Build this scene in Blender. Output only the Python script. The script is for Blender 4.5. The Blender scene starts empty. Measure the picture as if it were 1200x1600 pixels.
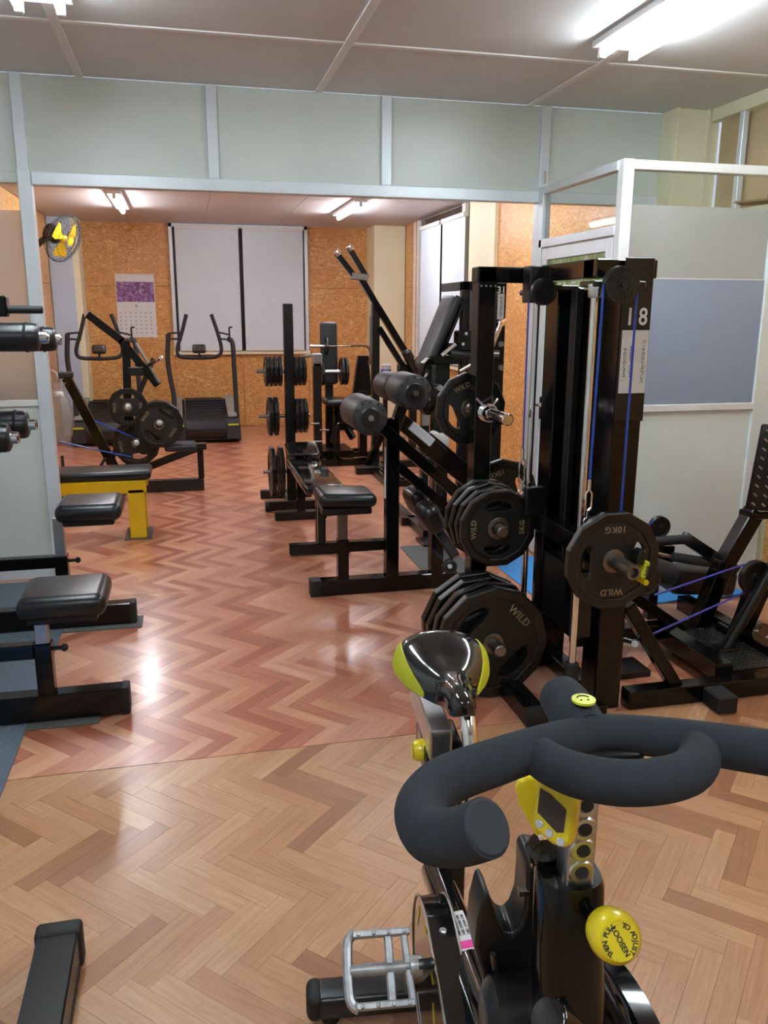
import bpy, bmesh, math, random
from mathutils import Vector as V, Matrix, Euler
random.seed(7)
PI = math.pi
SC = bpy.context.scene
COL = SC.collection

# ------------------------------------------------------------------ camera
YAW, PITCH, ROLL, FPX = .232026, .237806, .0042172, 1295.2
CAM = V((0, 0, 1.5))
_f = V((math.sin(YAW)*math.cos(PITCH), math.cos(YAW)*math.cos(PITCH), -math.sin(PITCH)))
_r0 = V((math.cos(YAW), -math.sin(YAW), 0)); _u0 = _r0.cross(_f)
_r = math.cos(ROLL)*_r0 + math.sin(ROLL)*_u0
_u = -math.sin(ROLL)*_r0 + math.cos(ROLL)*_u0
cd = bpy.data.cameras.new('camera'); cam = bpy.data.objects.new('camera', cd); COL.objects.link(cam)
cam.matrix_world = Matrix(((_r.x, _u.x, -_f.x, CAM.x), (_r.y, _u.y, -_f.y, CAM.y), (_r.z, _u.z, -_f.z, CAM.z), (0, 0, 0, 1)))
cd.sensor_fit = 'VERTICAL'; cd.sensor_height = 24; cd.lens = 24*FPX/1600; cd.clip_start = .02; cd.clip_end = 60
SC.camera = cam
# world, exposure
w = bpy.data.worlds.new('world'); SC.world = w; w.use_nodes = True
w.node_tree.nodes['Background'].inputs[0].default_value = (.55, .62, .75, 1)
w.node_tree.nodes['Background'].inputs[1].default_value = .25
SC.view_settings.view_transform = 'Standard'; SC.view_settings.look = 'None'
SC.view_settings.gamma = 1; SC.view_settings.exposure = 2.12
LAMP = 17.0        # emission of the fluorescent tubes
BACKLAMP = 25.0

# ------------------------------------------------------------------ helpers
def at(x, y, X=None, Y=None, Z=None):
    """a point of the survey: sight line through the picture's (x, y) met with a known plane of the room"""
    d = _f*FPX + _r*(x-600) - _u*(y-800)
    if X is not None: t = (X-CAM.x)/d.x
    elif Y is not None: t = (Y-CAM.y)/d.y
    else: t = (Z-CAM.z)/d.z
    return CAM + d*t

class MB:
    def __init__(s): s.bm = bmesh.new()
    def _add(s, fn, M, bev=0, seg=1, smooth=True):
        b = bmesh.new(); fn(b)
        if bev: bmesh.ops.bevel(b, geom=b.edges[:], offset=bev, segments=seg, profile=.5, affect='EDGES', clamp_overlap=True)
        b.transform(M)
        me = bpy.data.meshes.new('t'); b.to_mesh(me); b.free(); s.bm.from_mesh(me); bpy.data.meshes.remove(me)
        return s
    def box(s, c, size, R=None, bev=0, seg=1):
        M = Matrix.Translation(V(c)) @ (R.to_4x4() if R is not None else Matrix()) @ Matrix.Diagonal((*size, 1))
        if bev:
            b = bmesh.new(); bmesh.ops.create_cube(b, size=1); b.transform(Matrix.Diagonal((*size, 1)))
            bmesh.ops.bevel(b, geom=b.edges[:], offset=bev, segments=seg, profile=.5, affect='EDGES', clamp_overlap=True)
            b.transform(Matrix.Translation(V(c)) @ (R.to_4x4() if R is not None else Matrix()))
            me = bpy.data.meshes.new('t'); b.to_mesh(me); b.free(); s.bm.from_mesh(me); bpy.data.meshes.remove(me)
            return s
        return s._add(lambda b: bmesh.ops.create_cube(b, size=1), M)
    def span(s, x0, x1, y0, y1, z0, z1, bev=0, seg=1):
        return s.box(((x0+x1)/2, (y0+y1)/2, (z0+z1)/2), (abs(x1-x0), abs(y1-y0), abs(z1-z0)), None, bev, seg)
    def beam(s, p0, p1, w=.05, h=.05, up=(0, 0, 1), bev=.004, seg=1, ext=0):
        p0, p1 = V(p0), V(p1); d = (p1-p0); L = d.length; d.normalize()
        up = V(up)
        if abs(d.dot(up)) > .98: up = V((0, 1, 0))
        side = d.cross(up).normalized(); u2 = side.cross(d)
        R = Matrix((side, d, u2)).transposed()
        return s.box((p0+p1)/2, (w, L+2*ext, h), R, bev, seg)
    def rod(s, p0, p1, r=.02, r2=None, n=20, bev=0):
        p0, p1 = V(p0), V(p1); d = p1-p0; L = d.length
        q = d.to_track_quat('Z', 'Y').to_matrix().to_4x4()
        r2 = r if r2 is None else r2
        def fn(b):
            bmesh.ops.create_cone(b, cap_ends=True, segments=n, radius1=r, radius2=r2, depth=L)
        b = bmesh.new(); fn(b)
        if bev:
            es = [e for e in b.edges if e.calc_face_angle(0) > 1.0]
            bmesh.ops.bevel(b, geom=es, offset=bev, segments=3, profile=.5, affect='EDGES')
        b.transform(Matrix.Translation((p0+p1)/2) @ q)
        me = bpy.data.meshes.new('t'); b.to_mesh(me); b.free(); s.bm.from_mesh(me); bpy.data.meshes.remove(me)
        return s
    def lathe(s, p, axis, prof, n=28):
        """prof: list of (t along axis, radius)"""
        q = V(axis).normalized().to_track_quat('Z', 'Y').to_matrix(); p = V(p); bm = s.bm
        rings = []
        for t, r in prof:
            if r < 1e-5: rings.append([bm.verts.new(p + q @ V((0, 0, t)))])
            else: rings.append([bm.verts.new(p + q @ V((r*math.cos(2*PI*k/n), r*math.sin(2*PI*k/n), t))) for k in range(n)])
        for a, b in zip(rings, rings[1:]):
            for k in range(n):
                k2 = (k+1) % n
                if len(a) == 1 and len(b) == 1: continue
                if len(a) == 1: bm.faces.new((a[0], b[k2], b[k]))
                elif len(b) == 1: bm.faces.new((a[k], a[k2], b[0]))
                else: bm.faces.new((a[k], a[k2], b[k2], b[k]))
        if len(rings[0]) > 1: bm.faces.new(rings[0])
        if len(rings[-1]) > 1: bm.faces.new(rings[-1])
        return s
    def tube(s, pts, r, n=12, closed=False, smooth=0, caps=True):
        pts = [V(p) for p in pts]
        if smooth: pts = catmull(pts, smooth, closed)
        m = len(pts); rr = r if isinstance(r, (list, tuple)) else [r]*m
        if len(rr) != m:
            q_ = []
            for i in range(m):
                f_ = i*(len(rr)-1)/(m-1); k_ = min(len(rr)-2, int(f_)); q_.append(rr[k_]+(rr[k_+1]-rr[k_])*(f_-k_))
            rr = q_
        rings = []; prev = None
        for i, p in enumerate(pts):
            if closed: t = (pts[(i+1) % m]-pts[i-1])
            else: t = pts[min(i+1, m-1)]-pts[max(i-1, 0)]
            t.normalize()
            if prev is None:
                a = V((0, 0, 1)) if abs(t.z) < .9 else V((1, 0, 0)); nrm = (a - t*a.dot(t)).normalized()
            else: nrm = (prev - t*prev.dot(t)).normalized()
            prev = nrm; bi = t.cross(nrm)
            rings.append([s.bm.verts.new(p + rr[i]*(math.cos(2*PI*k/n)*nrm + math.sin(2*PI*k/n)*bi)) for k in range(n)])
        seq = list(zip(rings, rings[1:])) + ([(rings[-1], rings[0])] if closed else [])
        for a, b in seq:
            for k in range(n): s.bm.faces.new((a[k], a[(k+1) % n], b[(k+1) % n], b[k]))
        if not closed and caps: s.bm.faces.new(rings[0][::-1]); s.bm.faces.new(rings[-1])
        return s
    def pad(s, c, size, R=None, r=.03, seg=5):
        return s.box(c, size, R, min(r, min(size)*.49), seg)
    def prism(s, pts, dirv):
        """closed outline (world points, planar) thickened along dirv"""
        a = [s.bm.verts.new(V(p)) for p in pts]; b = [s.bm.verts.new(V(p)+V(dirv)) for p in pts]
        f1 = s.bm.faces.new(a); f2 = s.bm.faces.new(b[::-1]); n = len(pts)
        for i in range(n): s.bm.faces.new((a[i], b[i], b[(i+1) % n], a[(i+1) % n]))
        return s
    def mesh(s, me, M): 
        me2 = me.copy(); me2.transform(M); s.bm.from_mesh(me2); bpy.data.meshes.remove(me2); return s
    def finish(s, name, mat, shift=V((0, 0, 0)), ang=.6):
        bm = s.bm; bmesh.ops.recalc_face_normals(bm, faces=bm.faces[:])
        for f in bm.faces: f.smooth = True
        for e in bm.edges:
            e.smooth = e.calc_face_angle(0) < ang if len(e.link_faces) == 2 else False
        for v in bm.verts: v.co -= shift
        me = bpy.data.meshes.new(name); bm.to_mesh(me); bm.free()
        if mat: me.materials.append(M[mat] if isinstance(mat, str) else mat)
        return me

def catmull(pts, k, closed=False):
    out = []; n = len(pts)
    rng = range(n) if closed else range(n-1)
    for i in rng:
        if closed: p0, p1, p2, p3 = pts[i-1], pts[i], pts[(i+1) % n], pts[(i+2) % n]
        else: p0, p1, p2, p3 = pts[max(i-1, 0)], pts[i], pts[i+1], pts[min(i+2, n-1)]
        for j in range(k):
            t = j/k
            out.append(.5*((2*p1)+(p2-p0)*t+(2*p0-5*p1+4*p2-p3)*t*t+(3*p1-p0-3*p2+p3)*t**3))
    if not closed: out.append(pts[-1])
    return out

def islands(bm):
    """faces grouped into pieces that stand clear of one another"""
    seen = set(); isl = []
    for f in bm.faces:
        if f in seen: continue
        st = [f]; seen.add(f); fs = []
        while st:
            q = st.pop(); fs.append(q)
            for v in q.verts:
                for k in v.link_faces:
                    if k not in seen: seen.add(k); st.append(k)
        lo = [min(v.co[i] for q in fs for v in q.verts)-.001 for i in range(3)]; hi = [max(v.co[i] for q in fs for v in q.verts)+.001 for i in range(3)]
        isl.append([fs, lo, hi])
    if len(isl) > 60: return [bm.faces[:]]
    k = True
    while k:
        k = False
        for i in range(len(isl)):
            for j in range(i+1, len(isl)):
                a, b = isl[i], isl[j]
                if all(a[1][t] <= b[2][t] and b[1][t] <= a[2][t] for t in range(3)):
                    a[0] += b[0]; a[1] = [min(x, y) for x, y in zip(a[1], b[1])]; a[2] = [max(x, y) for x, y in zip(a[2], b[2])]
                    isl.pop(j); k = True; break
            if k: break
    return [i[0] for i in isl]

class Thing:
    """a top-level thing: an Empty at its base that parents its parts (meshes given in room coordinates)"""
    def __init__(s, name, label, cat, loc, group=None):
        o = bpy.data.objects.new(name, None); COL.objects.link(o); s.o = o; s.loc = V(loc); o.location = s.loc
        o.empty_display_size = .1
        o['label'] = label; o['category'] = cat
        if group: o['group'] = group
    def part(s, name, mb, mat, parent=None, label=None, ang=.6, kind=None):
        if not kind and name not in ('lettering', 'number', 'smiley_lines', 'wire_guard', 'cloth', 'photograph'):
            groups = islands(mb.bm)
            if len(groups) > 1:
                res = None
                for g in groups:
                    m2 = MB(); idx = {}
                    for f in g:
                        m2.bm.faces.new([idx.get(v) or idx.setdefault(v, m2.bm.verts.new(v.co)) for v in f.verts])
                    o = s.part(name, m2, mat, parent, label, ang, 'one'); res = res or o
                mb.bm.free(); return res
        if kind == 'one': kind = None
        o = bpy.data.objects.new(name, mb.finish(name, mat, s.loc, ang)); COL.objects.link(o)
        o.parent = parent or s.o
        if label: o['label'] = label
        if kind: o['kind'] = kind
        return o
class Setting(Thing):
    def __init__(s, name, mb, mat):
        s.loc = V((0, 0, 0)); o = bpy.data.objects.new(name, mb.finish(name, mat)); COL.objects.link(o); s.o = o; o['kind'] = 'structure'
def single(name, label, cat, mb, mat, group=None, loc=None):
    loc = V(loc) if loc is not None else V((0, 0, 0))
    o = bpy.data.objects.new(name, mb.finish(name, mat, loc)); COL.objects.link(o); o.location = loc
    o['label'] = label; o['category'] = cat
    if group: o['group'] = group
    return o
def copy_tree(o, loc=None, rot=None, label=None, parent=None):
    c = o.copy(); COL.objects.link(c); c.parent = parent
    if loc is not None: c.location = loc
    if rot is not None: c.rotation_euler = rot
    if label: c['label'] = label
    for ch in list(o.children): copy_tree(ch, parent=c)
    return c

def curve_mesh(cu):
    o = bpy.data.objects.new('tmp', cu); COL.objects.link(o)
    bpy.context.view_layer.update()
    me = bpy.data.meshes.new_from_object(o.evaluated_get(bpy.context.evaluated_depsgraph_get()))
    bpy.data.objects.remove(o); bpy.data.curves.remove(cu)
    return me
def shape_mesh(loops, ext, bev=0):
    cu = bpy.data.curves.new('c', 'CURVE'); cu.dimensions = '2D'; cu.fill_mode = 'BOTH'; cu.extrude = ext; cu.bevel_depth = bev; cu.bevel_resolution = 1
    for lp in loops:
        sp = cu.splines.new('POLY'); sp.points.add(len(lp)-1); sp.use_cyclic_u = True
        for p, q in zip(sp.points, lp): p.co = (q[0], q[1], 0, 1)
    return curve_mesh(cu)
def text_mesh(txt, size, ext=.0008, bold=.0, sx=1.0, spacing=1.0, line=1.0):
    cu = bpy.data.curves.new('t', 'FONT'); cu.body = txt; cu.size = size; cu.extrude = ext; cu.offset = bold*size
    cu.align_x = 'CENTER'; cu.align_y = 'CENTER'; cu.resolution_u = 3; cu.space_character = spacing; cu.space_line = line
    me = curve_mesh(cu); me.transform(Matrix.Diagonal((sx, 1, 1, 1))); return me

# ------------------------------------------------------------------ materials
M = {}
class N:
    def __init__(s, name):
        m = bpy.data.materials.new(name); m.use_nodes = True; s.m = m; s.t = m.node_tree; s.n = s.t.nodes; s.l = s.t.links
        s.b = s.n['Principled BSDF']; M[name] = m
    def add(s, typ, **k):
        x = s.n.new(typ)
        for a, v in k.items(): setattr(x, a, v)
        return x
    def link(s, a, b): s.l.new(a, b)
    def noise(s, scale, detail=4, rough=.6, vec=None, dist=0):
        x = s.add('ShaderNodeTexNoise'); x.inputs['Scale'].default_value = scale; x.inputs['Detail'].default_value = detail
        x.inputs['Roughness'].default_value = rough; x.inputs['Distortion'].default_value = dist
        if vec: s.link(vec, x.inputs['Vector'])
        return x.outputs['Fac']
    def coord(s, which='Object', scale=(1, 1, 1), rot=(0, 0, 0)):
        c = s.add('ShaderNodeTexCoord'); mp = s.add('ShaderNodeMapping'); mp.inputs['Scale'].default_value = scale; mp.inputs['Rotation'].default_value = rot
        s.link(c.outputs[which], mp.inputs['Vector']); return mp.outputs['Vector']
    def ramp(s, fac, stops, interp='LINEAR'):
        r = s.add('ShaderNodeValToRGB'); r.color_ramp.interpolation = interp
        e = r.color_ramp.elements
        while len(e) < len(stops): e.new(.5)
        for k, (p, c) in enumerate(stops): e[k].position = p; e[k].color = (*c, 1) if len(c) == 3 else c
        s.link(fac, r.inputs['Fac']); return r.outputs['Color']
    def mix(s, f, a, b, blend='MIX'):
        x = s.add('ShaderNodeMix', data_type='RGBA', blend_type=blend)
        for i, v in ((0, f), (6, a), (7, b)):
            if hasattr(v, 'links') or hasattr(v, 'is_output'): s.link(v, x.inputs[i])
            else: x.inputs[i].default_value = v if i == 0 else (*v, 1)
        return x.outputs[2]
    def bump(s, h, strength, dist=.002):
        b = s.add('ShaderNodeBump'); b.inputs['Strength'].default_value = strength; b.inputs['Distance'].default_value = dist
        s.link(h, b.inputs['Height']); s.link(b.outputs['Normal'], s.b.inputs['Normal']); return b
def plain(name, col, rough=.5, metal=0, coat=0, noise=0, nscale=40, bump=0, bscale=400, spec=.5):
    x = N(name); x.b.inputs['Roughness'].default_value = rough; x.b.inputs['Metallic'].default_value = metal
    x.b.inputs['Specular IOR Level'].default_value = spec
    x.b.inputs['Coat Weight'].default_value = coat; x.b.inputs['Coat Roughness'].default_value = .08
    vec = x.coord()
    if noise:
        n = x.noise(nscale, 5, .6, vec)
        c = x.ramp(n, [(.3, tuple(v*(1-noise) for v in col)), (.7, tuple(min(1, v*(1+noise)) for v in col))])
        x.link(c, x.b.inputs['Base Color'])
    else: x.b.inputs['Base Color'].default_value = (*col, 1)
    if bump: x.bump(x.noise(bscale, 3, .6, vec), bump, .001)
    return x

plain('black_paint', (.0036, .0034, .0034), .14, spec=.32, coat=.12, noise=.25, nscale=6)
plain('black_satin', (.0055, .0053, .0052), .3, noise=.2, nscale=8)
plain('plate_rubber', (.0085, .008, .0078), .26, noise=.25, nscale=14, bump=.25, bscale=900)
plain('plate_face', (.010, .009, .0078), .42, noise=.25, nscale=10, bump=.25, bscale=900)
plain('lettering', (.30, .23, .14), .55)
plain('vinyl', (.006, .0072, .010), .3, noise=.15, nscale=5, bump=.12, bscale=500)
plain('vinyl_grey', (.020, .023, .029), .42, noise=.12, nscale=5, bump=.12, bscale=500)
plain('foam', (.0125, .017, .025), .82, noise=.12, nscale=60, bump=.5, bscale=1500)
plain('foam_end', (.016, .020, .029), .7, noise=.1, nscale=60, bump=.3, bscale=1500)
plain('foam_roller', (.024, .022, .024), .5, noise=.12, nscale=30, bump=.3, bscale=700)
plain('chrome', (.82, .82, .84), .1, metal=1)
plain('steel', (.5, .5, .5), .3, metal=1, noise=.08, nscale=60)
plain('worn_steel', (.25, .23, .21), .34, metal=1, noise=.2, nscale=50)
plain('pedal_metal', (.42, .43, .45), .38, metal=.8, noise=.25, nscale=70)
plain('dark_plastic', (.009, .0085, .0085), .36, noise=.1, nscale=20)
plain('rubber', (.007, .007, .008), .6, bump=.2)
plain('yellow_paint', (.72, .47, .01), .35, noise=.05, nscale=6)
plain('yellow_plastic', (.80, .62, .012), .28, coat=.3)
plain('lime_plastic', (.62, .66, .03), .4)
plain('saddle_black', (.006, .006, .007), .08, coat=.7)
plain('saddle_yellow', (.50, .52, .015), .45)
plain('screen', (.055, .035, .03), .12)
plain('white_plastic', (.62, .6, .62), .4)
plain('paper', (.70, .70, .70), .75, noise=.02)
plain('print_grey', (.30, .30, .33), .7)
plain('ink', (.03, .03, .03), .7)
plain('pink_print', (.75, .05, .30), .5)
plain('white_print', (.75, .75, .75), .5)
plain('blue_cable', (.015, .07, .42), .3)
plain('violet_cable', (.06, .065, .42), .35)
plain('alu', (.68, .73, .78), .38, metal=.25, noise=.04, nscale=4)
plain('alu_white', (.74, .74, .73), .42, noise=.02, nscale=4)
plain('panel_grey', (.61, .655, .62), .34, noise=.04, nscale=2.0)
plain('panel_low', (.70, .76, .74), .36, noise=.04, nscale=2.0)
plain('ceiling_panel', (.66, .65, .65), .75, noise=.05, nscale=2.2, bump=.25, bscale=300)
plain('batten', (.78, .75, .74), .6)
plain('back_ceiling', (.60, .545, .53), .7, noise=.03, nscale=2)
plain('cream', (.78, .73, .52), .5, noise=.03, nscale=3)
plain('cream_dark', (.50, .45, .28), .5, noise=.04, nscale=3)
plain('pale_blue', (.48, .56, .68), .45, noise=.03, nscale=3)
plain('blind', (.63, .69, .76), .7, noise=.015, nscale=3, bump=.1, bscale=900)
plain('tan_blind', (.52, .38, .22), .7, noise=.12, nscale=3)
plain('white_trim', (.66, .65, .63), .45)
plain('mat_grey', (.10, .13, .165), .9, noise=.35, nscale=220, bump=.5, bscale=600)
plain('mat_strip', (.11, .115, .11), .8, noise=.2, nscale=120)
plain('mat_blue', (.04, .27, .66), .6, noise=.06, nscale=60)
plain('underlay', (.10, .055, .03), .7)
plain('fixture', (.78, .78, .78), .4)
plain('tread_grey', (.022, .024, .028), .45, noise=.1, nscale=20)
plain('tread_deck', (.26, .24, .21), .6, noise=.3, nscale=80)
plain('cardboard', (.36, .22, .11), .8, noise=.1)
plain('brown', (.22, .11, .05), .5)
plain('skyblue_print', (.02, .03, .40), .4)
plain('outside_wall', (.45, .42, .38), .8)

x = N('tube_light'); e = x.add('ShaderNodeEmission'); e.inputs[0].default_value = (.82, .94, 1, 1); e.inputs[1].default_value = LAMP
x.link(e.outputs[0], x.n['Material Output'].inputs[0])
x = N('back_tube_light'); e = x.add('ShaderNodeEmission'); e.inputs[0].default_value = (.90, .93, 1, 1); e.inputs[1].default_value = BACKLAMP
x.link(e.outputs[0], x.n['Material Output'].inputs[0])

def glass(name, tint, gloss=1.0, diffuse=None, dmix=0, rough=.02, haze=0):
    x = N(name); tr = x.add('ShaderNodeBsdfTransparent'); tr.inputs[0].default_value = (*tint, 1)
    if haze:
        rf = x.add('ShaderNodeBsdfRefraction'); rf.inputs['IOR'].default_value = 1.01; rf.inputs['Roughness'].default_value = haze; rf.inputs[0].default_value = (*tint, 1)
        tr = rf
    gl = x.add('ShaderNodeBsdfGlossy'); gl.inputs['Roughness'].default_value = rough
    lw = x.add('ShaderNodeLayerWeight'); lw.inputs[0].default_value = .5
    pw = x.add('ShaderNodeMath', operation='POWER'); pw.inputs[1].default_value = 5; x.link(lw.outputs['Facing'], pw.inputs[0])
    fr = x.add('ShaderNodeMath', operation='MULTIPLY_ADD'); fr.inputs[1].default_value = .9; fr.inputs[2].default_value = .035; x.link(pw.outputs[0], fr.inputs[0])
    m = x.add('ShaderNodeMath', operation='MULTIPLY'); m.inputs[1].default_value = gloss; m.use_clamp = True; x.link(fr.outputs[0], m.inputs[0])
    base = tr.outputs[0]
    if dmix:
        d = x.add('ShaderNodeBsdfDiffuse'); d.inputs[0].default_value = (*diffuse, 1)
        tl = x.add('ShaderNodeBsdfTranslucent'); tl.inputs[0].default_value = (*diffuse, 1)
        mm = x.add('ShaderNodeMixShader'); mm.inputs[0].default_value = .45; x.link(d.outputs[0], mm.inputs[1]); x.link(tl.outputs[0], mm.inputs[2])
        mx = x.add('ShaderNodeMixShader'); mx.inputs[0].default_value = dmix; x.link(base, mx.inputs[1]); x.link(mm.outputs[0], mx.inputs[2]); base = mx.outputs[0]
    o = x.add('ShaderNodeMixShader'); x.link(m.outputs[0], o.inputs[0]); x.link(base, o.inputs[1]); x.link(gl.outputs[0], o.inputs[2])
    x.link(o.outputs[0], x.n['Material Output'].inputs[0]); return x
glass('clear_glass', (.93, .95, .94), 1.0)
glass('frosted_glass', (.80, .80, .80), .8, (.67, .69, .67), .62, .12, .22)
glass('frosted_left', (.85, .80, .76), .8, (.66, .57, .50), .6, .15, .3)
glass('blue_sheet', (.76, .84, .95), 2.6, (.60, .72, .90), .55, .12, .12)
glass('plastic_film', (.9, .9, .9), 1.6, (.6, .6, .6), .25, .12)
glass('fan_guard', (.88, .88, .92), 1.0, (.4, .4, .45), .18, .2)

# leaf-print film of the office door
x = N('leaf_film'); vec = x.coord(scale=(1, 1, .6)); n1 = x.noise(26, 3, .7, vec, 1.0)
c = x.ramp(n1, [(.38, (.16, .30, .06)), (.5, (.28, .42, .14)), (.62, (.55, .60, .45))]); x.link(c, x.b.inputs['Base Color']); x.b.inputs['Roughness'].default_value = .2

# oriented strand board
def osb(name, tone):
    x = N(name); vec = x.coord(); lay = None
    wob = x.add('ShaderNodeTexNoise'); wob.inputs['Scale'].default_value = 9; wob.inputs['Detail'].default_value = 3; x.link(vec, wob.inputs['Vector'])
    va = x.add('ShaderNodeVectorMath', operation='MULTIPLY_ADD'); va.inputs[1].default_value = (.10, .10, .10); x.link(wob.outputs['Color'], va.inputs[0]); x.link(vec, va.inputs[2])
    for k, (rot, sc) in enumerate((((.3, .4, .2), (14, 14, 60)), ((-.9, -.7, .9), (60, 60, 13)), ((1.2, 1.0, -.5), (15, 15, 55)), ((.8, -1.0, .3), (13, 13, 62)))):
        mp = x.add('ShaderNodeMapping'); mp.inputs['Rotation'].default_value = rot; mp.inputs['Scale'].default_value = sc; mp.inputs['Location'].default_value = (k*3.1, k*1.7, k)
        x.link(va.outputs[0], mp.inputs['Vector'])
        n = x.noise(1.0, 2, .55, mp.outputs[0]); n2 = x.ramp(n, [(.30, (0, 0, 0)), (.70, (1, 1, 1))])
        if lay is None: lay = n2
        else:
            sel = x.ramp(x.noise(16+5*k, 2, .5, vec), [(.47, (0, 0, 0)), (.53, (1, 1, 1))]); lay = x.mix(sel, lay, n2)
    big = x.noise(3.0, 3, .5, vec)
    fl = x.ramp(lay, [(.0, (.27*tone, .115*tone, .028*tone)), (.4, (.41*tone, .20*tone, .060*tone)), (.72, (.51*tone, .275*tone, .095*tone)), (.97, (.66*tone, .42*tone, .19*tone))])
    c2 = x.mix(x.ramp(big, [(.35, (.0, .0, .0)), (.7, (.55, .55, .55))]), fl, (.36*tone, .15*tone, .035*tone))
    x.link(c2, x.b.inputs['Base Color']); x.b.inputs['Roughness'].default_value = .42
    x.bump(lay, .12, .001)
osb('osb', 1.42); osb('osb_light', 1.42)

# vinyl planks: tone per plank ('tone' attribute), wood grain along the plank from its UVs
def wood(name, cols, rough, wav):
    x = N(name)
    at_ = x.add('ShaderNodeAttribute', attribute_name='tone')
    base = x.ramp(at_.outputs['Fac'], cols)
    uv = x.add('ShaderNodeUVMap'); mp = x.add('ShaderNodeMapping'); mp.inputs['Scale'].default_value = (1.6, 30, 1); x.link(uv.outputs[0], mp.inputs[0])
    g = x.noise(2.4, 8, .68, mp.outputs[0], 1.2)
    mp2 = x.add('ShaderNodeMapping'); mp2.inputs['Scale'].default_value = (3.2, 9, 1); x.link(uv.outputs[0], mp2.inputs[0])
    g2 = x.noise(2.0, 4, .6, mp2.outputs[0], 3.5)
    lo = x.mix(1.0, base, (.82, .74, .66), 'MULTIPLY')
    c = x.mix(x.ramp(g, [(.36, (1, 1, 1)), (.62, (0, 0, 0))]), base, lo)
    c = x.mix(x.ramp(g2, [(.30, (.65, .65, .65)), (.42, (0, 0, 0))]), c, lo)
    x.link(c, x.b.inputs['Base Color'])
    x.b.inputs['Roughness'].default_value = rough+.08; x.b.inputs['Specular IOR Level'].default_value = .5
    x.b.inputs['Coat Weight'].default_value = .55; x.b.inputs['Coat Roughness'].default_value = rough*.72
    tc = x.add('ShaderNodeNewGeometry')
    mp3 = x.add('ShaderNodeMapping'); mp3.inputs['Scale'].default_value = (3.0, 3.0, 1); x.link(tc.outputs['Position'], mp3.inputs[0])
    h1 = x.noise(1.0, 3, .5, mp3.outputs[0], .5)
    b1 = x.add('ShaderNodeBump'); b1.inputs['Strength'].default_value = wav; b1.inputs['Distance'].default_value = .02; x.link(h1, b1.inputs['Height'])
    mp4 = x.add('ShaderNodeMapping'); mp4.inputs['Scale'].default_value = (260, 260, 1); x.link(tc.outputs['Position'], mp4.inputs[0])
    h2 = x.noise(1.0, 2, .5, mp4.outputs[0])
    b2 = x.add('ShaderNodeBump'); b2.inputs['Strength'].default_value = .12; b2.inputs['Distance'].default_value = .001
    x.link(h2, b2.inputs['Height']); x.link(b1.outputs[0], b2.inputs['Normal']); x.link(b2.outputs[0], x.b.inputs['Normal'])
wood('planks_front', [(0, (.345, .150, .070)), (.3, (.45, .215, .107)), (.65, (.53, .28, .145)), (1, (.58, .335, .185))], .33, .08)
wood('planks_back', [(0, (.41, .130, .075)), (.3, (.50, .185, .108)), (.65, (.58, .255, .155)), (1, (.68, .355, .225))], .24, .20)

# calendar photograph: purple flower field
x = N('calendar_print'); vec = x.coord(); n1 = x.noise(22, 5, .7, vec)
c = x.ramp(n1, [(.35, (.06, .02, .08)), (.5, (.22, .08, .26)), (.68, (.62, .36, .62))]); x.link(c, x.b.inputs['Base Color']); x.b.inputs['Roughness'].default_value = .4

# ================================================================== THE ROOM
PY, HC, HB = 4.88, 2.66, 2.55
BY = 11.17
# ---- floor: slab + herringbone vinyl planks laid in sheets
fl = Setting('floor', MB().span(-2.4, 3.3, -2.7, 11.3, -.08, -.0035), 'underlay')
NN = 5
PW = .0575; PL = NN*PW
APEX = V((.415, 2.062))
SHEETS = [(-2.6, 2.648, 'planks_front', 0.0), (2.652, 4.46, 'planks_back', .31), (4.463, 11.17, 'planks_back', .47)]
XMIN, XMAX = -2.2, 3.1
def clip(poly, ax, lim, keep_less):
    out = []
    for i in range(len(poly)):
        a, b = poly[i-1], poly[i]
        ia = (a[ax] <= lim) if keep_less else (a[ax] >= lim); ib = (b[ax] <= lim) if keep_less else (b[ax] >= lim)
        if ia != ib:
            t = (lim-a[ax])/(b[ax]-a[ax]); out.append(tuple(a[k]+t*(b[k]-a[k]) for k in range(2)))
        if ib: out.append(b)
    return out
c45 = math.sqrt(.5); G = .0007
def rot(x, y): return ((x+y)*c45, (y-x)*c45)
def plank_mesh(name, mat, polys):
    """polys: list of (outline, centre, along, tone, z)"""
    vs, fs, tone, uvs = [], [], [], []
    for poly, (cx, cy), (ax_, ay_), tn, z, uo in polys:
        k = len(vs); n = len(poly)
        vs += [(x_, y_, z) for x_, y_ in poly] + [(x_, y_, z-.003) for x_, y_ in poly]
        faces = [tuple(range(k, k+n))] + [(k+(i+1) % n, k+i, k+n+i, k+n+(i+1) % n) for i in range(n)]
        for f in faces:
            fs.append(f); tone.append(tn)
            for vi in f:
                dx, dy = vs[vi][0]-cx, vs[vi][1]-cy
                uvs.append((dx*ax_+dy*ay_+uo, -dx*ay_+dy*ax_+uo*3.7))
    me = bpy.data.meshes.new(name); me.from_pydata(vs, [], fs)
    a = me.attributes.new('tone', 'FLOAT', 'FACE'); a.data.foreach_set('value', tone)
    uv = me.uv_layers.new(name='UVMap'); uv.data.foreach_set('uv', [c for p in uvs for c in p])
    me.materials.append(M[mat]); me.validate(); return me
rnd = random.Random(3)
chain = {}
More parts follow.
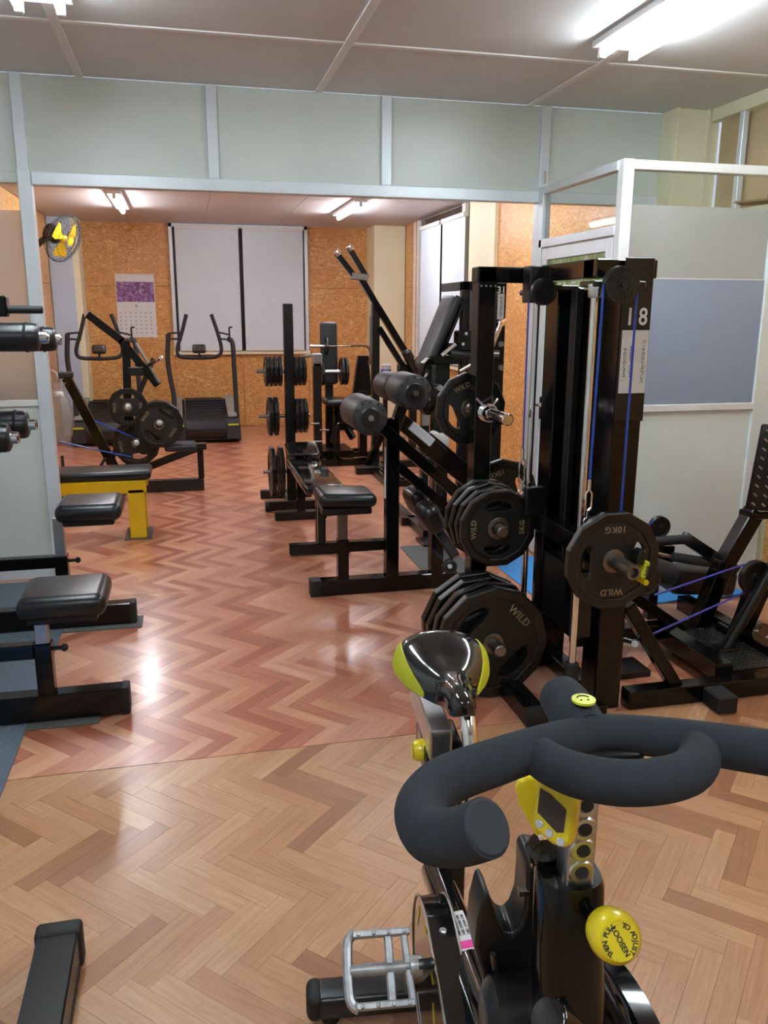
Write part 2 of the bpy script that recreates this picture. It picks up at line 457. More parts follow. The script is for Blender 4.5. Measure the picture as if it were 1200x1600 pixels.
def tone(i, mat):
    """planks of one zigzag run share a tone, more strictly so in the printed sheets of the far part"""
    if (i, mat) not in chain:
        chain[i, mat] = rnd.choice((.05, .15, .5, .6, .75, .8, .95)) if mat == 'planks_front' else rnd.choice((.0, .12, .3, .6, .75, .95, 1.0))
    c = chain[i, mat]; r_ = rnd.random()
    if mat == 'planks_front': c = c if r_ < .45 else rnd.uniform(.5, .95) if r_ < .9 else .1
    elif r_ > .85: c = rnd.uniform(.1, 1)
    return min(1, max(0, c+rnd.uniform(-.06, .06)))
NV = 24
allp = []
for (y0, y1, mat, off) in SHEETS:
    for i in range(-130, 190):
        for j in range(-42, 42):
            for kind in (0, 1):
                ox, oy = i+NN*j, i-NN*j
                if kind == 0: rx0, ry0, rx1, ry1 = ox, oy, ox+NN, oy+1; al = rot(1, 0)
                else: rx0, ry0, rx1, ry1 = ox, oy+1, ox+1, oy+NN+1; al = rot(0, 1)
                mx, my = rot((rx0+rx1)/2*PW, (ry0+ry1)/2*PW); mx += APEX.x+off; my += APEX.y+off*.3
                if not (XMIN-.3 < mx < XMAX+.3 and y0-.3 < my < y1+.3): continue
                g = G
                pl = [rot(a*PW, b*PW) for a, b in ((rx0, ry0), (rx1, ry0), (rx1, ry1), (rx0, ry1))]
                cxm = sum(p[0] for p in pl)/4; cym = sum(p[1] for p in pl)/4
                pl = [(p[0]+APEX.x+off + (cxm-p[0])*g/.17, p[1]+APEX.y+off*.3 + (cym-p[1])*g/.17) for p in pl]
                q = clip(clip(clip(clip(pl, 1, y1, True), 1, y0, False), 0, XMAX, True), 0, XMIN, False)
                if len(q) < 3: continue
                allp.append((q, (mx, my), al, mat, len(q) == 4 and q == pl, tone(i, mat)))
# the planks that show largest become parts of their own
def vis(p):
    mx, my = p[1]
    if my < .9: return None
    d = V((mx, my, 0))-CAM; wv = d.dot(_f); xx = 600+FPX*d.dot(_r)/wv; yy = 800-FPX*d.dot(_u)/wv
    return wv if (wv > .3 and -30 < xx < 1230 and yy < 1640) else None
near = sorted((p for p in allp if p[4] and vis(p)), key=vis)[:300]
nid = set(id(p) for p in near)
bank = {}
for mat in ('planks_front', 'planks_back'):
    for k in range(NV*2):
        h = [(-PL/2+G/2, -PW/2+G/2), (PL/2-G/2, -PW/2+G/2), (PL/2-G/2, PW/2-G/2), (-PL/2+G/2, PW/2-G/2)]
        bank[mat, k] = plank_mesh('plank', mat, [(h, (0, 0), (1, 0), (k//2)/(NV-1), 0, rnd.uniform(0, 30))])
for p in near:
    o = bpy.data.objects.new('plank', bank[p[3], 2*round(p[5]*(NV-1))+rnd.randrange(2)]); COL.objects.link(o); o.parent = fl.o
    o.location = (p[1][0], p[1][1], rnd.uniform(-.0002, .0002)); o.rotation_euler = (0, 0, math.atan2(p[2][1], p[2][0]))
for mat in ('planks_front', 'planks_back'):
    rest = [(p[0], p[1], p[2], p[5], rnd.uniform(-.0002, .0002), rnd.uniform(0, 30)) for p in allp if id(p) not in nid and p[3] == mat]
    o = bpy.data.objects.new('planks', plank_mesh('planks', mat, rest)); COL.objects.link(o); o.parent = fl.o; o['kind'] = 'stuff'

# ---- ceilings
ce = Setting('ceiling', MB().span(-2.4, 3.3, -2.7, PY+.02, HC+.012, HC+.1), 'ceiling_panel')
XE = [-2.3, -1.69, -.458, .775, 2.005, 3.2]; YE = [-2.6, -1.4, .42, 2.19, 4.01, PY]
for a, b in zip(XE, XE[1:]):
    for c, d in zip(YE, YE[1:]): ce.part('ceiling_panel', MB().span(a+.002, b-.002, c+.002, d-.002, HC, HC+.012, .001), 'ceiling_panel')
for xx in XE[1:-1]: ce.part('batten', MB().span(xx-.02, xx+.02, -2.6, PY-.02, HC-.008, HC, .002), 'batten')
for yy in YE[1:-1]: ce.part('batten', MB().span(-2.3, 3.1, yy-.018, yy+.018, HC-.006, HC, .002), 'batten')
cb = Setting('ceiling_back', MB().span(-1.7, 3.1, PY+.02, 11.3, HB+.01, HB+.1), 'back_ceiling')
xs = [-1.5, -.6, .3, 1.2, 2.1, 2.86]
for a, b in zip(xs, xs[1:]):
    for c, d in ((PY+.03, 6.7), (6.7, 8.52), (8.52, 10.34), (10.34, 11.17)):
        cb.part('ceiling_panel', MB().span(a+.002, b-.002, c+.002, d-.002, HB, HB+.01, .001), 'back_ceiling')

# ---- partition between the two rooms
pt = Setting('wall_partition', MB().span(-2.2, 2.88, PY+.02, PY+.05, 2.19, HC), 'panel_grey')
pxs = [-2.2, -.767, .198, 1.155, 2.11, 2.88]
for a, b in zip(pxs, pxs[1:]): pt.part('upper_panel', MB().span(a+.01, b-.01, PY, PY+.02, 2.19, HC-.002, .001), 'panel_grey')
for c in pxs[1:-1]: pt.part('mullion', MB().span(c-.029, c+.029, PY-.022, PY+.03, 2.192, HC, .003), 'alu')
pt.part('beam', MB().span(-.73, 2.9, PY-.025, PY+.05, 2.128, 2.192, .003), 'alu')
pt.part('beam', MB().span(-2.2, -.797, PY-.012, PY+.05, 2.135, 2.19, .003), 'panel_grey')
pt.part('post', MB().span(-.797, -.732, PY-.03, PY+.05, 0, 2.2, .003), 'alu')
zt = at(20, 328, Y=PY).z; zb = at(30, 625, Y=PY).z
pt.part('clear_pane', MB().span(-2.2, -.797, PY+.005, PY+.009, zt, 2.135), 'clear_glass')
pt.part('frosted_pane', MB().span(-2.2, -.797, PY+.004, PY+.010, zb, zt), 'frosted_left')
pt.part('rail', MB().span(-2.2, -.797, PY-.02, PY+.03, zb-.035, zb, .003), 'alu_white')
pt.part('lower_panel', MB().span(-2.2, -.797, PY-.005, PY+.02, .06, zb-.03, .001), 'panel_grey')
pt.part('bottom_rail', MB().span(-2.2, -.797, PY-.02, PY+.03, 0, .06, .003), 'alu')
pt.part('post', MB().span(2.08, 2.14, PY-.03, PY+.05, 0, 2.2, .003), 'alu')
pt.part('latch', MB().span(2.10, 2.115, PY-.035, PY-.022, 2.235, 2.30, .002), 'steel')
for k in range(3): pt.part('screw_head', MB().rod((.2+k*.95, PY-.028, 2.15), (.2+k*.95, PY-.025, 2.15), .004, n=10), 'steel')

# ---- back room walls
def board(par, mat, *a): par.part('board', MB().span(*a, .0015), mat)
wb = Setting('wall_back', MB().span(-1.6, 3.0, BY+.02, BY+.12, 0, HB), 'cream')
wx0, wx1, wz0 = -.135, 1.60, .975
for a, b, c, d in ((-1.5, wx0, 0, 1.79), (-1.5, wx0, 1.79, HB), (wx0, .73, 0, wz0), (.73, wx1, 0, wz0), (wx1, 2.55, 0, 1.79), (wx1, 2.55, 1.79, HB)):
    board(wb, 'osb', a+.0015, b-.0015, BY, BY+.02, c+.0015, d-.0015)
wn = Setting('window_1', MB().span(wx0, wx1, BY+.005, BY+.02, wz0, HB-.005), 'outside_wall')
wn.part('pane', MB().span(wx0+.04, wx1-.04, BY-.012, BY-.008, wz0+.03, HB-.05), 'screen')
for a, b in ((wx0, wx0+.045), (wx1-.045, wx1)): wn.part('window_frame', MB().span(a, b, BY-.05, BY+.01, wz0, HB, .003), 'alu')
wn.part('window_frame', MB().span(wx0, wx1, BY-.05, BY+.01, HB-.045, HB, .003), 'alu')
wn.part('window_sill', MB().span(wx0-.01, wx1+.01, BY-.07, BY+.01, wz0-.03, wz0+.012, .003), 'cream')
wn.part('window_frame', MB().span(.72, .745, BY-.03, BY-.008, wz0, HB-.04, .002), 'dark_plastic')
def blind(name, label, x0, x1, z0, z1, y, side=None):
    t = Thing(name, label, 'blind', ((x0+x1)/2, y, z0) if side is None else (side, (x0+x1)/2, z0), 'roller blinds of the back room')
    def S(a, b, c, d, e, f): return MB().span(a, b, c, d, e, f, .002) if side is None else MB().span(side+(c-y), side+(d-y), a, b, e, f, .002)
    t.part('blind_fabric', S(x0, x1, y, y+.004, z0, z1), 'blind')
    t.part('bottom_bar', S(x0, x1, y-.006, y+.006, z0-.02, z0+.004), 'white_trim')
    t.part('roller_tube', S(x0, x1, y-.02, y+.03, z1-.012, z1+.03), 'white_trim')
xa = at(277, 450, Y=BY-.07).x; xb = at(375, 450, Y=BY-.07).x; xc = at(381, 450, Y=BY-.07).x; xd = at(474, 450, Y=BY-.07).x
blind('roller_blind', 'pale grey roller blind drawn down over left half of far window', xa, xb, 1.01, 2.49, BY-.085)
blind('roller_blind', 'pale grey roller blind drawn down over right half of far window', xc, xd, 1.01, 2.49, BY-.085)

wl = Setting('wall_left', MB().span(-1.7, -1.52, PY+.05, 11.3, 0, HB), 'cream')
for a, b in ((4.95, 6.7), (6.7, 8.52), (8.52, 10.72)):
    for c, d in ((0, 1.79), (1.79, HB)): board(wl, 'osb_light', -1.52, -1.5, a+.0015, b-.0015, c+.0015, d-.0015)
cl = Setting('column_left', MB().span(-1.5, -1.165, 10.74, BY, 0, HB, .004), 'cream')
cl.part('front_sheet', MB().span(-1.495, -1.235, 10.728, 10.74, .0, HB-.005, .002), 'pale_blue')

RX = 2.80
wr = Setting('wall_right', MB().span(RX+.02, RX+.14, PY+.03, 11.3, 0, HB), 'cream')
yB0 = at(736, 420, X=RX).y; yC0 = at(773, 420, X=RX).y; yW1 = at(655, 420, X=RX).y; yW0 = at(729, 420, X=RX).y
for c, d in ((0, 1.79), (1.79, HB)):
    board(wr, 'osb_light', RX, RX+.02, PY+.05, yC0-.002, c+.0015, d-.0015)
    board(wr, 'osb', RX, RX+.02, yW1, at(646.5, 420, X=RX).y, c+.0015, d-.0015)
    board(wr, 'osb', RX, RX+.02, at(649.5, 420, X=RX).y, 10.7, c+.0015, d-.0015)
board(wr, 'osb', RX, RX+.02, yW0, yW1, 0, .93)
wr.part('joint_strip', MB().span(RX-.006, RX+.02, at(649.5, 420, X=RX).y-.0, at(646.5, 420, X=RX).y+.0, 0, HB, .001), 'white_trim')
wr.part('pilaster', MB().span(RX-.03, RX+.02, yC0, yB0, 0, HB, .004), 'cream')
wr.part('edge_strip', MB().span(RX-.035, RX+.02, yC0-.06, yC0, 0, HB, .002), 'cream')
w2 = Setting('window_2', MB().span(RX+.012, RX+.02, yW0, yW1, .93, HB-.005), 'screen')
for a, b in ((yW0, yW0+.10), (yW1-.05, yW1)): w2.part('window_frame', MB().span(RX-.03, RX+.012, a, b, .93, HB-.002, .003), 'white_trim')
w2.part('window_sill', MB().span(RX-.05, RX+.012, yW0, yW1, .90, .94, .003), 'cream')
blind('roller_blind', 'pale roller blind at far end of side window beside corner column', at(687, 430, X=RX-.06).y, at(657, 430, X=RX-.06).y, .97, 2.42, 0, RX-.06)
blind('roller_blind', 'pale roller blind at near end of side window above padded bench', at(725, 430, X=RX-.06).y, at(690, 430, X=RX-.06).y, .97, 2.42, 0, RX-.06)
cx0 = at(585, 450, Y=10.72).x
Setting('column_right', MB().span(cx0, RX+.0, 10.72, BY, 0, HB, .004), 'cream')

# ---- the glazed office on the right
GY, GX = 3.90, 2.10
of = Setting('wall_office', MB().span(2.15, 2.95, GY-.008, GY+.02, .03, 1.0, .001), 'panel_low')
of.part('corner_post', MB().span(GX-.012, GX+.046, GY-.03, GY+.028, 0, 2.215, .003), 'alu_white')
of.part('top_rail', MB().span(2.14, 3.1, GY-.03, GY+.025, 2.168, 2.212, .003), 'alu_white')
of.part('middle_rail', MB().span(2.14, 2.95, GY-.025, GY+.025, .995, 1.032, .003), 'alu_white')
of.part('end_post', MB().span(2.943, 3.07, GY-.022, GY+.025, 0, 2.17, .003), 'panel_low')
of.part('bottom_rail', MB().span(2.14, 2.95, GY-.02, GY+.025, 0, .04, .003), 'alu_white')
of.part('frosted_pane', MB().span(2.146, 2.943, GY, GY+.005, 1.03, 2.012), 'frosted_glass')
of.part('clear_pane', MB().span(2.146, 2.943, GY, GY+.005, 2.012, 2.17), 'clear_glass')
of.part('blue_sheet', MB().span(2.18, 2.938, GY-.012, GY-.009, 1.035, 1.665), 'blue_sheet')
of.part('sheet_edge', MB().span(2.18, 2.938, GY-.014, GY-.008, 1.662, 1.668), 'white_trim')
of.part('top_rail', MB().span(GX-.02, GX+.025, GY+.02, PY-.02, 2.168, 2.212, .003), 'alu')
of.part('transom_rail', MB().span(GX-.02, GX+.025, GY+.02, PY-.05, 1.868, 1.915, .003), 'alu')
of.part('door_post', MB().span(GX-.02, GX+.03, PY-.09, PY-.02, 0, 2.17, .003), 'alu')
of.part('transom_pane', MB().span(GX, GX+.004, GY+.03, PY-.09, 1.915, 2.168), 'clear_glass')
dr = Setting('door_1', MB().span(GX, GX+.006, GY+.10, PY-.16, 1.0, 1.80), 'leaf_film')
dr.part('door_frame', MB().span(GX-.015, GX+.02, GY+.03, GY+.10, .01, 1.862, .003), 'alu')
dr.part('door_frame', MB().span(GX-.015, GX+.02, PY-.165, PY-.095, .01, 1.862, .003), 'alu')
dr.part('door_frame', MB().span(GX-.015, GX+.02, GY+.10, PY-.165, 1.795, 1.862, .003), 'alu')
dr.part('door_frame', MB().span(GX-.015, GX+.02, GY+.10, PY-.165, .86, 1.0, .003), 'alu')
dr.part('lower_panel', MB().span(GX-.004, GX+.01, GY+.10, PY-.165, .02, .86, .001), 'panel_low')
hz = at(845, 632, X=GX-.02)
hd = MB().rod((GX-.02, hz.y, hz.z), (GX-.06, hz.y, hz.z), .011, bev=.002); hd.rod((GX-.055, hz.y+.01, hz.z), (GX-.055, hz.y-.11, hz.z), .008, bev=.002)
hd.box((GX-.02, hz.y, hz.z-.02), (.008, .035, .14), None, .003)
dr.part('door_handle', hd, 'chrome')

# office interior and right-hand wall of the front room
RW = 3.10
col = Setting('column_office', MB().span(2.857, RW+.05, 4.72, PY, 0, HC, .004), 'cream')
for a in (2.857, 3.06): col.part('edge_strip', MB().span(a, a+.02, 4.705, 4.72, 0, HC, .001), 'cream')
rw = Setting('wall_right_front', MB().span(RW+.02, RW+.12, -2.6, 4.72, 0, 2.05), 'cream')
rw.part('header', MB().span(RW-.02, RW+.12, -2.6, 4.70, 2.59, HC, .003), 'cream')
for a, b in ((-2.6, -1.0), (-1.0, .82), (.82, 2.3), (2.3, GY-.03)): board(rw, 'osb', RW, RW+.02, a+.0015, b-.0015, .0, 2.0)
rw.part('sill', MB().span(RW-.06, RW+.1, -2.6, 4.70, 2.01, 2.06, .003), 'cream')
w3 = Setting('window_3', MB().span(RW+.05, RW+.06, -2.6, 4.70, 2.06, 2.59), 'tan_blind')
ym = at(1165, 160, X=RW).y
for k in range(6): w3.part('mullion', MB().span(RW-.015, RW+.02, ym-k*1.2-.02, ym-k*1.2+.02, 2.06, 2.59, .003), 'alu')
w3.part('sash_strip', MB().span(RW+.03, RW+.045, ym+.05, ym+.07, 2.06, 2.58, .001), 'dark_plastic')
p = at(1180, 300, X=RW-.0)
t = Thing('cardboard_roll', 'flattened brown cardboard lying on high sill behind clear glass', 'cardboard', (RW-.02, p.y, 2.06))
t.part('sheet', MB().box((RW-.01, p.y-.1, 2.085), (.07, .42, .012), Euler((.06, .2, .05)).to_matrix(), .002), 'cardboard')
t.part('flap', MB().box((RW-.015, p.y-.24, 2.11), (.06, .16, .01), Euler((-.12, .1, .0)).to_matrix(), .002), 'cardboard')

# walls behind and beside the photographer
Setting('wall_left_front', MB().span(-2.32, -2.2, -2.6, PY+.02, 0, HC), 'panel_grey')
wf = Setting('wall_front', MB().span(-2.3, 3.2, -2.72, -2.6, 0, HC), 'panel_grey')

# ---- lamps
def batten_lamp(label, x, y0, y1, z, tubes, mat, width, grp, r=.0165):
    t = Thing('ceiling_light', label, 'light', (x, (y0+y1)/2, z), grp)
    t.part('housing', MB().span(x-width/2, x+width/2, y0, y1, z-.03, z, .006, 2), 'fixture')
    for s in tubes:
        t.part('tube', MB().rod((x+s, y0+.04, z-.055), (x+s, y1-.04, z-.055), r, n=14, bev=.006), mat)
        h = MB()
        for yy in (y0+.02, y1-.02): h.box((x+s, yy, z-.045), (.034, .03, .055), None, .004)
        t.part('tube_holder', h, 'fixture')
G1 = 'strip lights on the front room ceiling'
batten_lamp('twin-tube strip light overhead near the corner of the glazed office', 1.93, 2.44, 3.72, HC, (-.075, .075), 'tube_light', .24, G1)
batten_lamp('twin-tube strip light at the upper left corner of the ceiling', -.47, 2.44, 3.72, HC, (-.075, .075), 'tube_light', .24, G1)
batten_lamp('twin-tube strip light at the near end of the right-hand row, out of view', 1.93, -.9, .35, HC, (-.075, .075), 'tube_light', .24, G1)
batten_lamp('twin-tube strip light at the near end of the left-hand row, out of view', -.47, -.9, .35, HC, (-.075, .075), 'tube_light', .24, G1)
G2 = 'strip lights on the back room ceiling'
batten_lamp('single-tube strip light on back ceiling near the wall fan', -.56, 8.30, 9.55, HB, (0,), 'back_tube_light', .13, G2, .022)
batten_lamp('single-tube strip light on back ceiling above the long lever arm', 1.72, 8.30, 9.55, HB, (0,), 'back_tube_light', .13, G2, .022)
batten_lamp('single-tube strip light of back room hidden behind the beam, left', -.56, 5.7, 6.95, HB, (0,), 'back_tube_light', .13, G2, .022)
batten_lamp('single-tube strip light of back room hidden behind the beam, right', 1.72, 5.7, 6.95, HB, (0,), 'back_tube_light', .13, G2, .022)

# ================================================================== WEIGHT PLATES
FACE_CAM = Matrix.Rotation(PI/2, 3, 'X')          # disc axis (local z) towards -Y
FACE_X = Matrix.Rotation(PI/2, 3, 'Y')            # disc axis along +X
def ring(r, n, a0=0): return [(r*math.cos(a0+2*PI*k/n), r*math.sin(a0+2*PI*k/n)) for k in range(n)]
def slot(rc, half, wd, ang, n=10):
    pts = []
    for k in range(n+1):
        t = -half + 2*half*k/n; rr = rc + wd*math.sqrt(max(0, 1-(t/half)**2))*.55+wd*.25; pts.append((rr*math.cos(ang+t), rr*math.sin(ang+t)))
    for k in range(n, -1, -1):
        t = -half + 2*half*k/n; rr = rc - wd*math.sqrt(max(0, 1-(t/half)**2))*.9; pts.append((rr*math.cos(ang+t), rr*math.sin(ang+t)))
    return pts
PROTO = {}
def proto_plate(kg, R, th):
    o = bpy.data.objects.new('weight_plate', None); o.empty_display_size = .05
    def child(name, me, mat, label=None):
        me.materials.clear(); me.materials.append(M[mat]); me.name = name
        for p in me.polygons: p.use_smooth = False
        c = bpy.data.objects.new(name, me); c.parent = o
        if label: c['label'] = label
        return c
    a = PI/12
    slots = [slot(.60*R, .64, .17*R, PI/2), slot(.60*R, .64, .17*R, -PI/2)]
    rim = shape_mesh([ring(R, 12, a), ring(R*.86, 12, a)], th/2-.006, .006)
    web = shape_mesh([ring(R*.865, 12, a), ring(.034, 24)] + slots, th/2-.008, .002)
    child('rim', rim, 'plate_rubber'); child('web', web, 'plate_face')
    hub = shape_mesh([ring(.040, 28), ring(.026, 28)], th/2-.002, .0015); child('hub_ring', hub, 'worn_steel', 'steel hub ring')
    for txt, an, rotz in (('WILD', PI, PI/2), (kg, 0, PI/2)):
        me = text_mesh(txt, R*.19, .0012, .012, 1.0, 1.08)
        me.transform(Matrix.Rotation(rotz, 4, 'Z')); me.transform(Matrix.Translation((R*.66*math.cos(an), R*.66*math.sin(an), th/2-.0055)))
        child('lettering', me, 'lettering', 'raised pale lettering')
    PROTO[kg] = (o, R, th)
proto_plate('20KG', .225, .040); proto_plate('15KG', .19, .036); proto_plate('10KG', .168, .034); proto_plate('5KG', .143, .030); proto_plate('2.5KG', .108, .024)
def plate(kg, p, base, spin, label, group=None, scale=1.0):
    src, R, th = PROTO[kg]
    c = copy_tree(src); c.location = p
    c.rotation_euler = (base @ Matrix.Rotation(spin, 3, 'Z')).to_euler()
    if scale != 1: c.scale = (scale,)*3
    c['label'] = label; c['category'] = 'weight plate'
    if group: c['group'] = group
    return c

# ================================================================== PAIR OF MACHINES AT THE LEFT EDGE
def left_machine(Y, label, seat_y, seat_x0, seat_x1, bar_y, base_x, post_x, roll):
    x_end = at(base_x, 0 if 0 else 1000, Y=Y).x
    t = Thing('seated_roller_machine', label, 'exercise machine', (-.8, Y+.04, .008), 'pair of seated machines by the grey mat')
    t.part('floor_beam', MB().span(-1.45, x_end-.02, Y, Y+.07, .008, .112, .004), 'black_paint')
    t.part('end_cap', MB().span(x_end-.03, x_end, Y-.002, Y+.072, .006, .115, .006, 2), 'rubber')
    z = at(post_x, bar_y, Y=Y).z
    t.part('outer_post', MB().span(post_x_w(post_x, Y)-.03, post_x_w(post_x, Y)+.03, Y+.005, Y+.065, .11, z+.03, .004), 'black_paint')
    sz = at((seat_x0+seat_x1)/2, seat_y, Y=Y).z
    t.part('inner_post', MB().span(post_x_w(post_x, Y)-.023, post_x_w(post_x, Y)+.023, Y+.012, Y+.058, z-.05, sz-.04, .003), 'steel', label='grey sliding post')
    t.part('crossbar', MB().span(-1.45, post_x_w(post_x, Y)-.03, Y+.008, Y+.062, z-.028, z+.028, .004), 'black_paint')
    kn = MB().rod((post_x_w(post_x, Y)+.03, Y+.035, z), (post_x_w(post_x, Y)+.07, Y+.035, z), .008)
    kn.lathe((post_x_w(post_x, Y)+.062, Y+.035, z), (1, 0, 0), [(0, .006), (.003, .013), (.012, .015), (.02, .012), (.024, .004), (.0245, 0)], 16)
    t.part('pin_knob', kn, 'rubber')
    s0, s1 = at(seat_x0, seat_y, Y=Y).x, at(seat_x1, seat_y, Y=Y).x
    t.part('seat_board', MB().span(s0+.03, s1-.035, Y-.09, Y+.16, sz-.062, sz-.035, .006), 'black_satin')
    t.part('seat_pad', MB().pad(((s0+s1)/2, Y+.035, sz), (s1-s0, .30, .085), None, .038, 6), 'vinyl')
    t.part('rear_column', MB().span(-1.42, -1.34, Y, Y+.08, .11, 1.62, .004), 'black_paint')
    return t
def post_x_w(px, Y): return at(px, 1000, Y=Y).x
tA = left_machine(4.0, 'black seated machine with rounded pad and pin knob, farther of the two at left edge', 795, 89, 192, 879, 216, 106, 0)
tB = left_machine(3.03, 'black seated machine with rounded pad and pin knob, nearer one with cross rollers above', 936, 31, 170, 1020, 196, 64, 1)
def roller(t, Y, y, xe, xc, r):
    e, c = at(xe, y, Y=Y), at(xc, y, Y=Y); z = e.z
    pr = [(0, r*.7), (.004, r*.9), (.015, r), (e.x+1.30-.02, r), (e.x+1.30-.006, r*.93), (e.x+1.30, r*.72), (e.x+1.3, .0)]
    ro = t.part('foam_roller', MB().lathe((-1.30, Y, z), (1, 0, 0), pr, 28), 'vinyl')
    t.part('end_cap', MB().lathe((e.x-.004, Y, z), (1, 0, 0), [(0, .023), (c.x-e.x, .023), (c.x-e.x+.004, .019), (c.x-e.x+.004, 0)], 20), 'chrome', parent=ro)
    t.part('clamp_ring', MB().lathe((e.x-.05, Y, z), (1, 0, 0), [(0, r+.001), (.003, r+.003), (.008, r+.003), (.011, r-.002)], 28), 'rubber', parent=ro)
    t.part('support_arm', MB().beam((-1.38, Y, z), (-1.38, Y+.0, z+.02), .05, .05).beam((-1.40, 3.07, z), (-1.36, Y, z), .05, .05), 'black_paint')
    return z
roller(tB, 3.32, 527, 62, 76, .052); roller(tB, 3.46, 530, 88, 97, .046)
roller(tB, 3.46, 663, 45, 58, .055); roller(tB, 3.30, 684, 17, 30, .054)
a = at(67, 484, Y=3.4)
hb = MB().rod((-1.40, 3.4, a.z), (a.x, 3.4, a.z), .0145, n=16, bev=.004)
tB.part('handle_bar', hb, 'rubber'); b = at(6, 480, Y=3.4)
tB.part('handle_bracket', MB().box((b.x-.01, 3.4, a.z+.012), (.05, .06, .075), None, .006), 'black_paint')
tB.part('handle_arm', MB().beam((-1.38, 3.07, a.z), (-1.38, 3.42, a.z), .04, .04), 'black_paint')
def floor_mat(name, label, x0, x1, y0, y1, th, mat, z0=0):
    t = MB().span(x0, x1, y0, y1, z0, z0+th, .0015)
    return single(name, label, 'mat', t, mat, loc=((x0+x1)/2, (y0+y1)/2, z0))
floor_mat('floor_mat', 'speckled blue-grey carpet mat along left edge under both roller machines', -2.0, -.64, 2.35, 4.80, .006, 'mat_grey')
floor_mat('rubber_strip', 'thin grey rubber strip under floor beam of farther roller machine', -.638, at(222, 980, Z=.0).x, 3.955, 4.11, .006, 'mat_strip')
floor_mat('rubber_strip', 'thin grey rubber strip under floor beam of nearer roller machine', -.638, at(155, 1130, Z=0).x, 2.985, 3.11, .006, 'mat_strip')
p = at(0, 1255, Z=0)
floor_mat('floor_mat', 'bright blue mat corner showing below the grey mat at left edge', -2.0, -.655, 1.6, 2.345, .005, 'mat_blue')

# ---- equipment foot at the lower left corner
t = Thing('machine_foot', 'black steel machine foot with ribbed end cap at the lower left corner', 'equipment foot', (-.35, 1.4, 0))
t.part('beam', MB().span(-.40, -.31, .75, 1.78, .03, .10, .004), 'black_satin')
t.part('end_cap', MB().span(-.407, -.303, 1.75, 1.80, .0, .106, .012, 3), 'rubber')
t.part('foot_pad', MB().span(-.40, -.31, 1.0, 1.75, .0, .03, .004), 'rubber')
t.part('cross_beam', MB().span(-1.2, -.40, 1.40, 1.47, .03, .09, .004), 'black_satin')
t.part('cross_pad', MB().span(-1.2, -1.1, 1.40, 1.47, .0, .03, .004), 'rubber')

# ================================================================== YELLOW BENCH
Yb = 5.60
t = Thing('flat_bench', 'yellow-framed flat bench with black vinyl top beside the partition post', 'bench', (-.85, 5.75, 0))
t.part('seat_pad', MB().pad((-.875, 5.76, .435), (1.22, .30, .06), None, .022, 5), 'vinyl')
t.part('apron', MB().span(-1.44, -.30, Yb+.02, Yb+.06, .315, .402, .004), 'yellow_paint')
t.part('apron', MB().span(-1.44, -.30, Yb+.26, Yb+.30, .315, .402, .004), 'yellow_paint')
for yy in (Yb+.02, Yb+.26):
    for x0, x1 in ((-.42, -.315), (-1.44, -1.34)): t.part('leg', MB().span(x0, x1, yy, yy+.04, .008, .34, .003), 'yellow_paint')
for x0 in (-.46, -1.48): t.part('foot_plate', MB().span(x0, x0+.18, Yb, Yb+.32, 0, .008, .002), 'worn_steel')

# ================================================================== PLATE-LOADED ROW/LEG MACHINE BEHIND THE YELLOW BENCH
Yl = 7.15
t = Thing('plate_loaded_leg_machine', 'black plate-loaded machine with slanted mast and blue cables before treadmills', 'exercise machine', (-.4, 7.2, 0))
A = lambda x, y, Y=Yl: at(x, y, Y=Y)
t.part('front_mast', MB().beam(A(104, 590), A(188, 748), .07, .075, up=(1, 0, 0)), 'black_paint')
t.part('mast_cap', MB().box(A(103, 586), (.11, .1, .05), None, .01), 'rubber')
t.part('floor_beam', MB().span(-.62, .10, Yl-.03, Yl+.05, 0, .10, .004), 'black_satin')
t.part('floor_beam', MB().span(-.62, -.54, Yl-.4, Yl+.5, 0, .07, .004), 'black_satin')
t.part('seat_post', MB().span(.055, .105, Yl-.01, Yl+.05, .10, .36, .004), 'black_paint')
t.part('seat_rail', MB().beam(A(235, 728), A(312, 698), .06, .06).box(A(314, 697), (.09, .1, .05), None, .004), 'black_paint')
t.part('seat_pad', MB().pad(A(282, 697), (.26, .24, .06), None, .025, 5), 'vinyl_grey')
t.part('upright', MB().beam(A(203, 745), A(197, 532), .062, .062, up=(1, 0, 0)), 'black_paint')
t.part('brace', MB().beam(A(240, 560), A(170, 730), .04, .04, up=(0, 1, 0)), 'black_satin')
t.part('lever_arm', MB().beam(A(138, 492), A(190, 532), .055, .06, ext=.01).beam(A(188, 530), A(247, 602), .055, .06), 'black_paint')
t.part('lever_plate', MB().beam(A(212, 536), A(249, 598), .10, .02, up=(.7, 0, .7)), 'worn_steel')
t.part('lever_bracket', MB().box(A(213, 580), (.12, .08, .07), None, .006), 'black_satin')
t.part('horn', MB().rod(A(230, 572), A(252, 559, Yl-.25), .018, bev=.003), 'chrome')
t.part('lever_tip', MB().box(A(137, 491), (.05, .05, .05), None, .008), 'chrome')
for q in ((200, 636), (249, 661), (213, 692)): t.part('horn', MB().rod(A(q[0], q[1], Yl+.02), A(q[0], q[1], Yl-.24)+V((0, 0, 0)), .0245, n=18, bev=.003), 'steel')
t.part('plate_carrier', MB().beam(A(200, 636), A(215, 694), .05, .05, up=(0, 1, 0)).beam(A(213, 692), A(250, 661), .05, .05, up=(0, 1, 0)), 'black_satin')
t.part('pulley', MB().lathe(A(226, 697, Yl-.05), (0, 1, 0), [(-.02, 0), (-.02, .07), (-.008, .055), (.008, .055), (.02, .07), (.02, 0)]), 'dark_plastic')
t.part('cable', MB().tube([A(147, 657, Yl-.05), A(212, 685, Yl-.05)], .006, 8), 'blue_cable')
